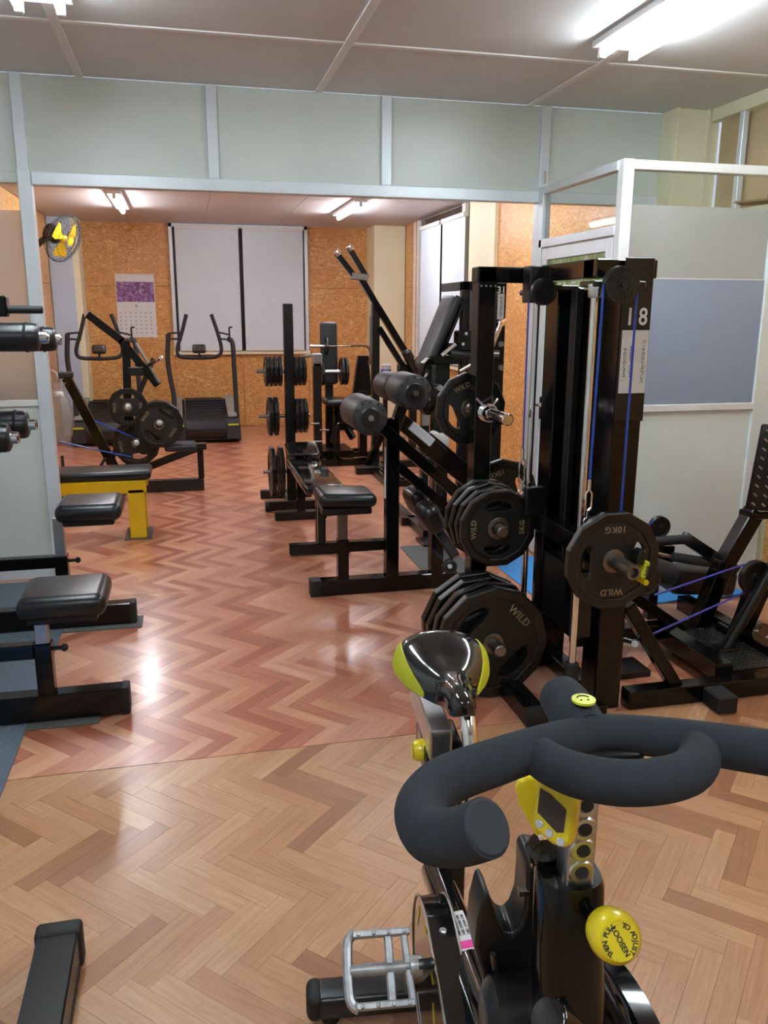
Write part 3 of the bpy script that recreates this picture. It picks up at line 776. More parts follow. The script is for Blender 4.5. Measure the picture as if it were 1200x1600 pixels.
t.part('cable', MB().tube([A(86, 689, Yl-.05), A(180, 709, Yl-.05), A(206, 714, Yl-.05)], .006, 8), 'blue_cable')
t.part('base_frame', MB().span(-1.25, -.54, Yl-.02, Yl+.04, 0, .06, .004), 'black_satin')
tray = MB()
for k in range(9): tray.span(-1.12+k*.06, -1.09+k*.06, 6.75, 7.05, .05, .07, .002)
t.part('foot_tray', MB().span(-1.15, -.55, 6.72, 7.08, 0, .05, .004), 'black_satin')
t.part('tray_ribs', tray, 'black_paint', kind='stuff')
t.part('control_lever', MB().rod(A(100, 745, 6.9), A(97, 712, 6.9), .012, bev=.003).rod(A(150, 740, 6.9), A(165, 715, 6.9), .012), 'rubber')
def lp(px, py, dy, kg, lab, sc=1, spin=.4):
    p = A(px, py, Yl); p = A(px, py, Yl-.03); plate(kg, (p.x, Yl-.03-dy, p.z), FACE_CAM, spin, lab, None, sc)
lp(200, 636, .02, '10KG', 'black ten kilo plate highest on the leg machine before the treadmills', .93, 0)
p = A(249, 661, Yl-.03)
plate('15KG', (p.x, Yl-.045, p.z), FACE_CAM, .9, 'black plate on right horn of treadmill-side leg machine, half hidden behind its twin', None, 1)
plate('15KG', (p.x, Yl-.12, p.z), FACE_CAM, -.6, 'black plate on right horn of treadmill-side leg machine, nearest the yellow bench', None, 1)
p = A(213, 692, Yl-.03)
plate('15KG', (p.x, Yl-.02, p.z), FACE_CAM, .2, 'black plate low behind the blue cables of the leg machine', None, 1)

# ---- clear plastic bag hanging off the partition post side
p0 = at(90, 598, Y=6.55); p1 = at(97, 690, Y=6.55)
t = Thing('plastic_bag', 'crumpled clear plastic bag hanging beside the partition post', 'bag', (p0.x, 6.55, p1.z))
mb = MB(); rr = random.Random(5); L = p0.z-p1.z; rings = []
for i in range(15):
    f = i/14; z = p1.z + f*L; r = .045+.05*math.sin(PI*min(1, f*1.25))**.7 if f < .8 else .03+.12*(f-.8)
    rings.append([mb.bm.verts.new((p1.x+(p0.x-p1.x)*f+(r+rr.uniform(-.014, .014))*math.cos(2*PI*k/14), 6.55+(r*.6+rr.uniform(-.01, .01))*math.sin(2*PI*k/14), z)) for k in range(14)])
for a_, b_ in zip(rings, rings[1:]):
    for k in range(14): mb.bm.faces.new((a_[k], a_[(k+1) % 14], b_[(k+1) % 14], b_[k]))
t.part('film', mb, 'plastic_film')
t.part('knot', MB().pad((p0.x, 6.55, p0.z-L*.2), (.07, .05, .05), None, .02), 'paper')
t.part('hook', MB().tube([(p0.x, 6.55, p0.z), (p0.x, 6.55, p0.z+.06), (p0.x-.05, 6.55, p0.z+.09), (p0.x-.25, 6.55, p0.z+.09)], .006, 8, smooth=4), 'steel')
t.part('stand', MB().rod((p0.x-.25, 6.55, 0), (p0.x-.25, 6.55, p0.z+.1), .016).span(p0.x-.40, p0.x-.10, 6.4, 6.7, 0, .02, .004), 'black_satin')

# ================================================================== TREADMILLS
def treadmill(label, dx):
    Y0, Y1 = 9.72, 10.70
    t = Thing('curved_treadmill', label, 'treadmill', (.19+dx, 10.4, 0), 'curved treadmills before the far wall')
    X0, X1 = -.20, .58
    def P(x, y, Y=9.9): q = at(x, y, Y=Y); return V((q.x+dx, Y, q.z))
    def B(a, b, c, d, e, f, bev=.01, seg=2): return MB().span(a+dx, b+dx, c, d, e, f, bev, seg)
    t.part('base', B(X0+.06, X1-.06, Y0+.05, Y1, .03, .10), 'black_satin')
    for a, b in ((X0, X0+.16), (X1-.16, X1)):
        sd = MB(); prof = [(Y0, .05), (Y0, .20), (Y0+.10, .27), (Y0+.45, .25), (Y0+.8, .28), (Y1, .42), (Y1, .10), (Y1-.2, .02), (Y0+.1, .02)]
        sd.prism([(a+dx, y, z) for y, z in prof], (b-a, 0, 0)); sp = t.part('side_housing', sd, 'tread_grey')
        t.part('accent_stripe', MB().span(a+.02+dx, b-.02+dx, Y0-.003, Y0+.003, .205, .225), 'saddle_yellow', parent=sp, label='yellow-green stripe')
        t.part('side_deck', MB().prism([(a+.03+dx, Y0+.14, .290), (b-.03+dx, Y0+.14, .290), (b-.03+dx, Y1-.03, .452), (a+.03+dx, Y1-.03, .452)], (0, 0, .012)), 'tread_deck', parent=sp, label='speckled foot deck')
    belt = MB(); pr = []
    for k in range(13):
        f = k/12; pr.append((Y0+.02+f*(Y1-Y0-.06), .27-.10*math.sin(PI*f)*.6+.17*f*f))
    outer = [(Y0+.0, .12), (Y0-.02, .2)] + pr + [(Y1, .36), (Y1-.02, .15)]
    belt.prism([(X0+.165+dx, y, z) for y, z in outer], (X1-X0-.33, 0, 0)); t.part('running_belt', belt, 'dark_plastic')
    slats = MB()
    for k in range(16):
        f = k/16; y = Y0+.04+f*(Y1-Y0-.1); z = .27-.10*math.sin(PI*f)*.6+.17*f*f+.004
        slats.span(X0+.17+dx, X1-.17+dx, y, y+.05, z-.008, z+.002, .002)
    t.part('belt_slats', slats, 'rubber', kind='stuff')
    t.part('front_roller_cover', MB().rod((X0+.165+dx, Y0+.09, .16), (X1-.165+dx, Y0+.09, .16), .115, n=24), 'dark_plastic')
    for s, pts in (('l', [(263, 522), (262, 562), (268, 600), (272, 622), (275, 690)]), ('r', [(355, 530), (363, 535), (366, 575), (370, 640), (374, 690)])):
        t.part('upright', MB().tube([P(x, y, 10.0) for x, y in pts], .028, 12, smooth=4), 'tread_grey')
    hb = [(291, 491), (284, 520), (277, 545), (281, 557), (300, 559), (322, 559), (341, 556), (346, 545), (340, 520), (330, 491)]
    t.part('handlebar', MB().tube([P(x, y, 9.9) for x, y in hb], .021, 12, smooth=3), 'rubber')
    for (x0, y0), (x1, y1) in (((262, 521), (286, 519)), ((262, 529), (284, 530)), ((340, 519), (358, 523)), ((342, 529), (360, 531))):
        t.part('link_bar', MB().rod(P(x0, y0, 10.0), P(x1, y1, 9.9), .011), 'tread_grey')
    t.part('brake_lever', MB().beam(P(359, 535, 9.98), P(358, 512, 9.98), .02, .02).beam(P(357, 512, 9.98), P(363, 511, 9.98), .02, .02), 'rubber')
    c = P(311, 545, 9.88)
    co = t.part('console', MB().box(c, (.15, .05, .10), Euler((-.4, 0, 0)).to_matrix(), .02, 3), 'dark_plastic')
    t.part('screen', MB().box(c+V((0, -.024, .006)), (.10, .008, .05), Euler((-.4, 0, 0)).to_matrix(), .003), 'screen', parent=co)
    t.part('console_stalk', MB().rod(c+V((0, .02, -.05)), P(311, 559, 9.9), .012), 'rubber')
treadmill('curved dark grey treadmill in front of the left far blind', 0)
treadmill('curved dark grey treadmill in front of the wall calendar', -1.09)

# ================================================================== WALL CALENDAR AND WALL FAN
a, b = at(179, 428, Y=BY-.006), at(246, 527, Y=BY-.006); xm = at(179, 472, Y=BY-.006).z; xh = at(179, 440, Y=BY-.006).z
t = Thing('wall_calendar', 'wall calendar with purple flower photograph hanging on far board wall', 'calendar', ((a.x+b.x)/2, BY-.004, b.z))
t.part('sheet', MB().span(a.x, b.x, BY-.006, BY-.002, b.z, a.z), 'paper')
t.part('photograph', MB().span(a.x+.008, b.x-.008, BY-.0075, BY-.006, xm+.004, xh), 'calendar_print')
t.part('binding_strip', MB().span(a.x, b.x, BY-.009, BY-.006, a.z-.015, a.z+.004, .002), 'white_trim')
gr = MB(); W_, H_ = b.x-a.x-.04, xm-b.z-.14
for r in range(6):
    for c_ in range(7):
        gr.span(a.x+.03+c_*W_/7, a.x+.045+c_*W_/7, BY-.0072, BY-.006, b.z+.05+r*H_/6, b.z+.066+r*H_/6)
gr.span((a.x+b.x)/2-.012, (a.x+b.x)/2+.012, BY-.0072, BY-.006, xm-.06, xm-.03)
t.part('dates', gr, 'print_grey', kind='stuff')

fc = at(99, 373, Y=9.15); ax = V((.80, -.46, -.40)).normalized()
t = Thing('wall_fan', 'wall-mounted fan with yellow blades high on left board wall', 'fan', fc)
q = ax.to_track_quat('Z', 'Y').to_matrix()
def fp(u, v, w_): return fc + q @ V((u, v, w_))
R = .235
g = MB()
for rad, zz in ((R, 0), (R*.97, .03), (R*.7, .065), (R*.3, .085), (R*.97, -.03), (R*.6, -.06)):
    g.tube([fp(rad*math.cos(2*PI*k/36), rad*math.sin(2*PI*k/36), zz) for k in range(36)], .005 if rad == R else .0022, 6, closed=True)
for k in range(30):
    an = 2*PI*k/30; c_, s_ = math.cos(an), math.sin(an)
    g.tube([fp(R*c_, R*s_, 0), fp(R*.97*c_, R*.97*s_, .03), fp(R*.7*c_, R*.7*s_, .065), fp(R*.25*c_, R*.25*s_, .086)], .0015, 5, caps=False)
    g.tube([fp(R*c_, R*s_, 0), fp(R*.97*c_, R*.97*s_, -.03), fp(R*.6*c_, R*.6*s_, -.06), fp(R*.3*c_, R*.3*s_, -.07)], .0015, 5, caps=False)
t.part('wire_guard', g, 'vinyl_grey')
for k in range(3):
    an0 = 2*PI*k/3+.55; bl = MB(); pts = []
    for rad, half in ((.035, .30), (.09, .50), (.15, .55), (.195, .42)):
        pts.append((rad, half))
    up = [fp(rad*math.cos(an0+h), rad*math.sin(an0+h), .028-.012*rad/.2) for rad, h in pts]
    dn = [fp(rad*math.cos(an0-h), rad*math.sin(an0-h), -.01) for rad, h in pts]
    for i in range(3):
        vs = [bl.bm.verts.new(x_) for x_ in (up[i], up[i+1], dn[i+1], dn[i])]; bl.bm.faces.new(vs)
        vs = [bl.bm.verts.new(x_-ax*.004) for x_ in (up[i], up[i+1], dn[i+1], dn[i])]; bl.bm.faces.new(vs[::-1])
    bmesh.ops.remove_doubles(bl.bm, verts=bl.bm.verts[:], dist=1e-5)
    t.part('blade', bl, 'yellow_paint')
t.part('spinner', MB().lathe(fp(0, 0, -.01), ax, [(0, .036), (.03, .036), (.045, .02), (.05, 0)]), 'yellow_paint')
t.part('badge', MB().lathe(fp(0, 0, .082), ax, [(0, .04), (.006, .04), (.01, .03), (.01, 0)]), 'yellow_paint')
t.part('motor', MB().lathe(fp(0, 0, -.20), ax, [(0, 0), (.0, .06), (.02, .085), (.12, .085), (.15, .06), (.19, .03)]), 'dark_plastic')
br = at(61, 398, X=-1.5)
t.part('wall_bracket', MB().box((-1.47, fc.y+.15, fc.z-.10), (.06, .12, .24), None, .01).beam((-1.46, fc.y+.15, fc.z-.10), fp(0, 0, -.14), .05, .05), 'dark_plastic')
t.part('pull_cord', MB().tube([(-1.45, fc.y+.10, fc.z-.2), (-1.44, fc.y+.10, fc.z-.32), (-1.45, fc.y+.10, fc.z-.42)], .004, 6), 'rubber')

# ================================================================== PLATE TREE AND PRESS BENCH
Yt = 6.30; px_ = at(453, 640, Y=Yt).x
t = Thing('plate_tree', 'black plate storage tree with post and side pegs behind the flat black bench', 'plate rack', (px_, Yt, 0))
t.part('post', MB().span(px_-.035, px_+.035, Yt-.03, Yt+.04, .05, 1.55, .004), 'black_satin')
t.part('base_beam', MB().span(.54, .96, Yt-.06, Yt+.0, 0.0, .07, .004), 'black_satin')
t.part('base_beam', MB().span(px_-.03, px_+.03, Yt-.0, Yt+.42, .0, .06, .004), 'black_satin')
t.part('base_beam', MB().span(.54, .96, Yt+.36, Yt+.42, 0.0, .07, .004), 'black_satin')
for xx in (.55, .95): t.part('caster', MB().rod((xx-.012, Yt-.07, .035), (xx+.012, Yt-.07, .035), .035, n=18), 'rubber')
zs = [at(430, 580, Y=Yt).z, at(430, 650, Y=Yt).z, at(430, 737, Y=Yt).z]
for z, xl, xr in zip(zs, (401, 403, 407), (478, 484, 486)):
    t.part('peg', MB().rod((px_-.03, Yt, z), (at(xl, 600, Y=Yt).x, Yt, z), .014, bev=.003), 'brown' if 0 else 'worn_steel')
    t.part('peg', MB().rod((px_+.03, Yt, z), (at(xr, 600, Y=Yt).x, Yt, z), .014, bev=.003), 'worn_steel')
G3 = 'plates on the storage tree'
def tree_stack(level, x0px, x1px, kg, n, side, word, sc=1.0):
    xa_, xb_ = at(x0px, 600, Y=Yt).x, at(x1px, 600, Y=Yt).x
    for k in range(n):
        x_ = xa_+(xb_-xa_)*(k+.5)/n
        pos = ['outermost', 'second from outside', 'third from outside', 'innermost'] if n == 4 else ['outer', 'middle', 'inner'] if n == 3 else ['outer', 'inner']
        if side == 'right': pos = pos[::-1]
        plate(kg, (x_, Yt, zs[level]), FACE_X, k*.5, '%s %s black plate on %s left-hand peg of storage tree' % (pos[k], word, ['top', 'middle', 'bottom'][level]) if side == 'left' else
              '%s %s black plate on %s right-hand peg of storage tree' % (pos[k], word, ['top', 'middle', 'bottom'][level]), G3, sc)
tree_stack(0, 413, 441, '2.5KG', 4, 'left', 'small'); tree_stack(0, 459, 478, '2.5KG', 3, 'right', 'small', .97)
tree_stack(1, 416, 434, '5KG', 2, 'left', 'medium'); tree_stack(1, 458, 479, '5KG', 3, 'right', 'medium', .9)
tree_stack(2, 415, 442, '15KG', 2, 'left', 'large')

t = Thing('flat_bench', 'low flat bench with two glossy black pads in front of the plate tree', 'bench', (.78, 5.7, 0))
zb_ = .44
t.part('seat_pad', MB().pad((.785, 5.38, zb_), (.25, 1.0, .055), None, .022, 5), 'saddle_black')
t.part('head_pad', MB().pad((.80, 6.02, zb_+.06), (.24, .2, .05), Euler((.35, 0, 0)).to_matrix(), .02, 5), 'saddle_black')
t.part('spine', MB().span(.745, .805, 4.95, 6.10, zb_-.085, zb_-.028, .004), 'black_paint')
for dx in (-.06, .06): t.part('v_support', MB().beam((.775+dx, 5.90, zb_-.02), (.775+dx*1.2, 5.98, zb_+.05), .035, .05), 'black_paint')
t.part('front_leg', MB().span(.745, .805, 5.0, 5.06, .05, zb_-.08, .004), 'black_paint')
t.part('rear_leg', MB().span(.745, .805, 5.92, 5.98, .05, zb_-.08, .004), 'black_paint')
t.part('foot_beam', MB().span(.58, .96, 4.99, 5.06, 0, .06, .004), 'black_satin')
t.part('foot_beam', MB().span(.58, .96, 5.91, 5.98, 0, .06, .004), 'black_satin')

# ================================================================== SEATED MACHINE WITH TALL BACK PAD
Ys = 8.5; S = lambda x, y, Y=Ys: at(x, y, Y=Y)
t = Thing('seated_press_machine', 'black seated machine with tall upright back pad against far board wall', 'exercise machine', (1.43, Ys+.2, 0))
a, b = S(501, 503), S(529, 601); 
t.part('back_pad', MB().pad(((a.x+b.x)/2, Ys+.05, (a.z+b.z)/2), (b.x-a.x, .08, a.z-b.z), Euler((-.06, 0, 0)).to_matrix(), .035, 5), 'vinyl_grey')
t.part('seat_pad', MB().pad((1.47, Ys-.12, .60), (.26, .36, .07), None, .03, 5), 'vinyl')
t.part('column', MB().span(1.40, 1.48, Ys+.09, Ys+.16, .05, 1.25, .004).span(1.44, 1.5, Ys-.18, Ys-.12, .05, .58, .004), 'black_satin')
for x0, x1, y0, y1 in ((1.05, 1.75, Ys-.5, Ys-.44), (1.05, 1.75, Ys+.1, Ys+.16), (1.41, 1.47, Ys-.5, Ys+.5), (1.05, 1.11, Ys-.5, Ys+.16)): t.part('floor_beam', MB().span(x0, x1, y0, y1, .0, .07, .004), 'black_paint')
a = S(490, 556); b = S(492, 650)
t.part('side_column', MB().beam((a.x, Ys-.2, .05), (a.x, Ys-.2, a.z-.06), .09, .08, up=(1, 0, 0)), 'black_satin')
t.part('column_cap', MB().box((a.x, Ys-.2, a.z-.03), (.10, .09, .13), None, .01), 'steel')
t.part('press_arm', MB().tube([S(469, 568, Ys-.1), S(471, 560, Ys-.1), S(480, 556, Ys-.1), S(500, 556, Ys)], .016, 10, smooth=4), 'steel')
t.part('horn', MB().rod(S(484, 541), S(512, 541), .016), 'steel')
t.part('rear_bar', MB().rod(S(512, 541), S(562, 541), .006), 'worn_steel')
t.part('lower_linkage', MB().beam(S(525, 640, Ys-.2), S(552, 685, Ys-.4), .05, .06).beam(S(530, 650, Ys-.2), S(520, 690, Ys-.4), .06, .06).box(S(545, 665, Ys-.3), (.25, .12, .08), None, .01), 'black_paint')
for xx, yy in ((495, 662), (510, 672), (500, 690)): t.part('link_bar', MB().rod(S(xx-10, yy, Ys-.3), S(xx+4, yy, Ys-.3), .010), 'worn_steel')
gr = MB()
a, b = at(500, 706, Z=.09), at(553, 706, Z=.09)
for k in range(10):
    x_ = a.x+.02+k*(b.x-a.x-.04)/9; gr.beam((x_, a.y+.0, .09), (x_-.0, a.y+.42, .09), .022, .02, bev=.002)
t.part('foot_grate', gr, 'vinyl', kind='stuff')
t.part('grate_frame', MB().span(a.x-.01, b.x+.01, a.y-.03, a.y, .0, .1, .004).span(a.x-.01, b.x+.01, a.y+.42, a.y+.45, 0, .1, .004).span(b.x-.02, b.x+.01, a.y, a.y+.42, 0, .1, .004), 'black_satin')
t.part('right_stand', MB().prism([S(560, 556), S(576, 556), S(581, 618), S(551, 618)], (0, .08, 0)), 'black_satin')
t.part('stand_leg', MB().beam(S(566, 610, Ys+.04), V((S(566, 610, Ys+.04).x, Ys+.04, .03)), .12, .08, up=(1, 0, 0)).span(1.6, 2.0, Ys, Ys+.08, 0, .05, .004), 'black_satin')
t.part('right_handle', MB().tube([S(548, 540, Ys), S(568, 540, Ys), S(576, 543, Ys), S(579, 552, Ys), S(577, 570, Ys)], .014, 10, smooth=4), 'brown')
G4 = 'plates on the tall back pad machine'
plate('2.5KG', S(510, 540, Ys+.0), FACE_X, .3, 'small black plate up beside the top left of the tall back pad', G4, .85)
plate('2.5KG', S(503, 582, Ys+.0), FACE_X, .3, 'small black plate half hidden left of the tall back pad', G4, 1.2)
for k, xx in enumerate((534, 540)): plate('2.5KG', S(xx, 580, Ys+.0), FACE_X, .3, ['inner small black plate right of the tall back pad', 'outer small black plate right of the tall back pad'][k], G4, 1.25)
t.part('plate_axle', MB().rod(S(500, 581, Ys), S(545, 581, Ys), .024), 'steel')

# ================================================================== LONG LEVER MACHINE
Yp = 7.8; S = lambda x, y, Y=Yp: at(x, y, Y=Y)
t = Thing('lever_pulldown_machine', 'black machine with long forked lever arm rising toward far ceiling light', 'exercise machine', (1.75, Yp, 0))
for x0, y0, x1, y1 in ((546, 388, 573, 434), (526, 396, 555, 433)): t.part('fork_bar', MB().beam(S(x0, y0), S(x1, y1), .05, .035, up=(0, 1, 0)), 'black_paint')
for xx, yy in ((547, 387), (527, 395)): t.part('fork_tip', MB().rod(S(xx-3, yy-3), S(xx+3, yy+4), .030, n=16, bev=.006), 'chrome')
t.part('fork_bracket', MB().beam(S(549, 431), S(574, 434), .06, .10, up=(0, 1, 0)), 'worn_steel')
t.part('lever_arm', MB().beam(S(562, 432), S(592, 483), .055, .06, up=(0, 1, 0)).beam(S(590, 480), S(650, 578), .06, .075, up=(0, 1, 0)), 'black_paint')
t.part('parallel_link', MB().beam(S(592, 512), S(642, 592), .05, .06, up=(0, 1, 0)), 'black_paint')
a = S(588, 480)
t.part('mast', MB().span(a.x-.035, a.x+.035, Yp-.0, Yp+.08, .05, a.z+.03, .004), 'black_satin')
t.part('mast_plate', MB().span(a.x-.05, a.x-.035, Yp+.0, Yp+.07, 1.0, 1.45, .002), 'worn_steel')
t.part('front_leg', MB().beam(S(603, 665, Yp), S(573, 728, Yp), .06, .07, up=(0, 1, 0)), 'black_paint')
a = at(575, 735, Z=.03)
t.part('foot', MB().span(a.x-.12, a.x+.18, a.y-.05, a.y+.05, 0, .07, .006), 'black_satin')
t.part('floor_beam', MB().span(1.80, 2.3, Yp-.0, Yp+.07, 0, .07, .004).span(1.72, 1.80, Yp-.2, Yp+.12, 0, .07, .004), 'black_satin')
t.part('pivot_block', MB().box(S(640, 582), (.22, .14, .16), None, .01), 'black_paint')
t.part('rear_mast', MB().span(2.10, 2.17, Yp, Yp+.07, .05, .98, .004), 'black_satin')
t.part('bolts', MB().rod(S(633, 585, Yp-.08), S(633, 585, Yp-.05), .022).rod(S(645, 576, Yp-.09), S(645, 576, Yp-.05), .02), 'chrome')
t.part('pad_wing', MB().pad(S(643, 566, Yp-.1), (.08, .14, .26), Euler((0, -.5, 0)).to_matrix(), .03), 'black_satin')
t.part('peg', MB().rod(S(648, 562, Yp-.1), S(668, 548, Yp-.25), .017, bev=.003), 'worn_steel')
a = S(603, 588, 7.95)
t.part('tray', MB().span(a.x-.09, a.x+.09, 7.87, 8.03, a.z-.015, a.z, .003).span(a.x-.02, a.x+.02, 7.95, 8.0, .05, a.z-.012, .003), 'black_satin')
t2 = Thing('bottle', 'white and blue plastic bottle standing behind the foam rollers', 'bottle', (a.x, 7.95, a.z))
t2.part('body', MB().lathe((a.x, 7.95, a.z), (0, 0, 1), [(0, .045), (.004, .049), (.055, .049), (.055, .047), (.09, .047)]), 'white_plastic')
t2.part('label_band', MB().lathe((a.x, 7.95, a.z+.012), (0, 0, 1), [(0, .049), (.0, .0505), (.055, .0505), (.055, .049)]), 'skyblue_print', label='deep blue label')
t2.part('cap', MB().lathe((a.x, 7.95, a.z+.09), (0, 0, 1), [(0, .047), (.02, .047), (.026, .04), (.026, 0)]), 'white_plastic')

# ================================================================== NUMBERED TOWER AND PRESS ARMS BY THE RIGHT WALL (31)
Ym = 5.6; S = lambda x, y, Y=Ym: at(x, y, Y=Y)
t = Thing('weight_stack_tower', 'tall black cable tower numbered 31 behind the black storage upright', 'exercise machine', (2.03, Ym+.1, 0))
x0, x1 = S(723, 445).x, S(792, 445).x; zt_ = S(760, 440).z
for xa_, wd in ((x0, .055), (S(765, 450).x, .05)): t.part('upright', MB().span(xa_, xa_+wd, Ym, Ym+.06, .05, zt_, .004), 'black_paint')
t.part('shroud', MB().span(x1-.10, x1, Ym, Ym+.5, .0, zt_-.03, .004), 'black_satin')
t.part('top_beam', MB().span(x0, x1, Ym, Ym+.06, zt_-.06, zt_, .004).span(x0, x0+.055, Ym, Ym+.5, zt_-.06, zt_, .004), 'black_paint')
for px, w_ in ((732, .03), (771, .022)): t.part('guide_rod', MB().rod((S(px, 500).x, Ym+.1, .1), (S(px, 500).x, Ym+.1, zt_-.05), w_/2), 'steel')
t.part('weight_stack', MB().span(x0+.04, x1-.11, Ym+.03, Ym+.18, .15, .75, .004), 'black_satin')
a = S(726, 532)
t.part('weight_block', MB().box((a.x, Ym-.05, a.z), (.16, .12, .14), None, .01), 'black_paint')
for k, (dx, dz) in enumerate(((-.03, .05), (.04, .06), (.05, -.01), (-.05, -.02))): t.part('bolt', MB().rod((a.x+dx, Ym-.12, a.z+dz), (a.x+dx, Ym-.11, a.z+dz), .011, n=10), 'chrome')
b = S(785, 447, Ym-.004)
n31 = MB().mesh(text_mesh('31', .066, .0015, .02), Matrix.Translation((b.x-.006, Ym-.004, b.z-.028)) @ Matrix.Rotation(PI/2, 4, 'X'))
t.part('number', n31, 'white_print', label='white number 31')
c, d = S(778, 459, Ym-.004), S(787, 499, Ym-.004)
lb = t.part('instruction_label', MB().span(c.x, d.x, Ym-.005, Ym-.001, d.z, c.z), 'paper')
t.part('lettering', MB().mesh(text_mesh('チ\nェ\nス\nト\nプ\nレ\nス', .022, .0006, .01, line=.85), Matrix.Translation(((c.x+d.x)/2, Ym-.006, (c.z+d.z)/2)) @ Matrix.Rotation(PI/2, 4, 'X')), 'ink', parent=lb)
t.part('base', MB().span(x0-.05, x1, Ym-.02, Ym+.5, 0, .06, .004), 'black_satin')
a, b = S(783, 505, Ym-.1), S(768, 543, Ym-.2)
t.part('chrome_lever', MB().rod(a, b, .016, bev=.004).rod(S(780, 507, Ym-.06), S(788, 502, Ym-.0), .025, bev=.004), 'chrome')
a = S(778, 553, Ym-.15)
t.part('tube_grip', MB().lathe((a.x-.13, Ym-.15, a.z), (1, -.25, 0), [(0, 0), (0, .027), (.13, .027), (.13, .016), (.10, .016), (.10, 0)], 20), 'worn_steel')
for yy in (538, 575): 
    a = S(785, yy, Ym-.05); t.part('stop_bolt', MB().rod((a.x, Ym-.03, a.z), (a.x, Ym-.0, a.z), .02), 'steel')

t = Thing('incline_press_machine', 'black press machine with slanted blue-grey back pad beside the window', 'exercise machine', (1.75, 5.7, 0))
a, b = S(716, 462), S(668, 578)
t.part('back_pad', MB().beam(a+V((0, .12, 0)), b+V((0, .12, 0)), .30, .07, up=(-.9, 0, .35), bev=.03, seg=4), 'vinyl_grey')
t.part('pad_board', MB().beam(a+V((.05, .12, -.02)), b+V((.05, .12, -.02)), .26, .02, up=(-.9, 0, .35)), 'black_satin')
t.part('grip_arm', MB().rod(S(703, 552, Ym-.1), S(742, 556, Ym-.1), .026, bev=.005), 'vinyl_grey')
t.part('press_arm', MB().rod(S(690, 556, Ym-.1), S(712, 538, Ym-.1), .016).rod(S(735, 570, Ym-.1), S(718, 580, Ym-.1), .018), 'chrome')
t.part('bracket', MB().box(S(706, 545, Ym-.05), (.09, .1, .08), None, .01).box(S(694, 562, Ym-.02), (.22, .08, .06), None, .006), 'black_paint')
t.part('upright', MB().span(S(697, 600).x-.09, S(697, 600).x+.02, Ym-.02, Ym+.08, .05, S(697, 562).z, .004).span(S(672, 600).x-.05, S(672, 600).x, Ym-.0, Ym+.07, .05, S(672, 565).z, .004), 'black_paint')
t.part('floor_beam', MB().span(1.45, 1.81, Ym-.02, Ym+.05, 0, .06, .004).span(1.50, 1.56, Ym-.4, Ym+.6, 0, .06, .004), 'black_satin')
t.part('seat_pad', MB().pad((1.72, Ym+.12, .48), (.26, .34, .07), None, .03), 'vinyl')
t.part('hex_clamp', MB().box(S(672, 595, Ym-.06), (.08, .05, .22), None, .012, 2), 'vinyl_grey')
t.part('adjust_post', MB().beam(S(664, 640, Ym-.1), S(664, 665, Ym-.1), .05, .05), 'steel')
t.part('peg', MB().rod(S(650, 562, Ym+.3), S(668, 548, Ym+.2), .018), 'worn_steel')
a = S(660, 604, Ym-.1)
plate('15KG', V((a.x+.03, Ym-.12, a.z)), Matrix.Rotation(.95, 3, 'Z') @ FACE_CAM, .3, 'black plate nearly edge-on behind the foam rollers by the incline press', None, 1.0)
t.part('plate_horn', MB().rod(V((a.x+.03, Ym-.12, a.z)) - V((-.06, .1, 0)), V((a.x+.09, Ym+.03, a.z)), .02), 'steel')

# ================================================================== ROLLER MACHINE IN THE MIDDLE (three foam rollers)
Yg = 4.20; S = lambda x, y, Y=Yg: at(x, y, Y=Y)
t = Thing('roller_bench_machine', 'black machine with three big foam rollers, inclined rails and seat on a post', 'exercise machine', (1.04, Yg+.05, 0))
xm_ = S(614, 800).x
t.part('main_post', MB().span(xm_-.035, xm_+.035, Yg, Yg+.07, .08, S(614, 655).z, .004), 'black_paint')
a = S(488, 940)
t.part('floor_beam', MB().span(S(491, 940).x, 1.42, Yg-.0, Yg+.075, .0, .088, .004), 'black_paint')
t.part('end_cap', MB().span(S(488, 940).x-.008, S(503, 940).x, Yg-.003, Yg+.078, .0, .092, .006, 2), 'rubber')
x_ = S(537, 880).x
t.part('seat_stub', MB().span(x_-.03, x_+.03, Yg+.005, Yg+.065, .08, .31, .004), 'black_paint')
zc = S(540, 856).z
t.part('crossbar', MB().span(S(453, 856).x, xm_-.03, Yg+.008, Yg+.062, zc-.028, zc+.028, .004), 'black_paint')
t.part('inner_post', MB().span(x_-.026, x_+.026, Yg+.012, Yg+.058, .30, S(537, 800).z, .003), 'worn_steel')
x2 = S(503, 820).x
t.part('front_leg', MB().span(x2-.018, x2+.018, Yg+.012, Yg+.058, zc+.02, S(503, 795).z, .003), 'black_satin')
a, b = S(495, 780), S(585, 778)
t.part('seat_board', MB().span(a.x+.015, b.x-.03, Yg-.08, Yg+.16, a.z-.075, a.z-.038, .006), 'black_satin')
t.part('seat_pad', MB().pad(((a.x+b.x)/2, Yg+.04, a.z), (b.x-a.x, .27, .075), Euler((0, .04, 0)).to_matrix(), .038, 6), 'vinyl')
t.part('side_label', MB().span(xm_-.0365, xm_-.0345, Yg+.02, Yg+.05, .52, .80), 'paper')
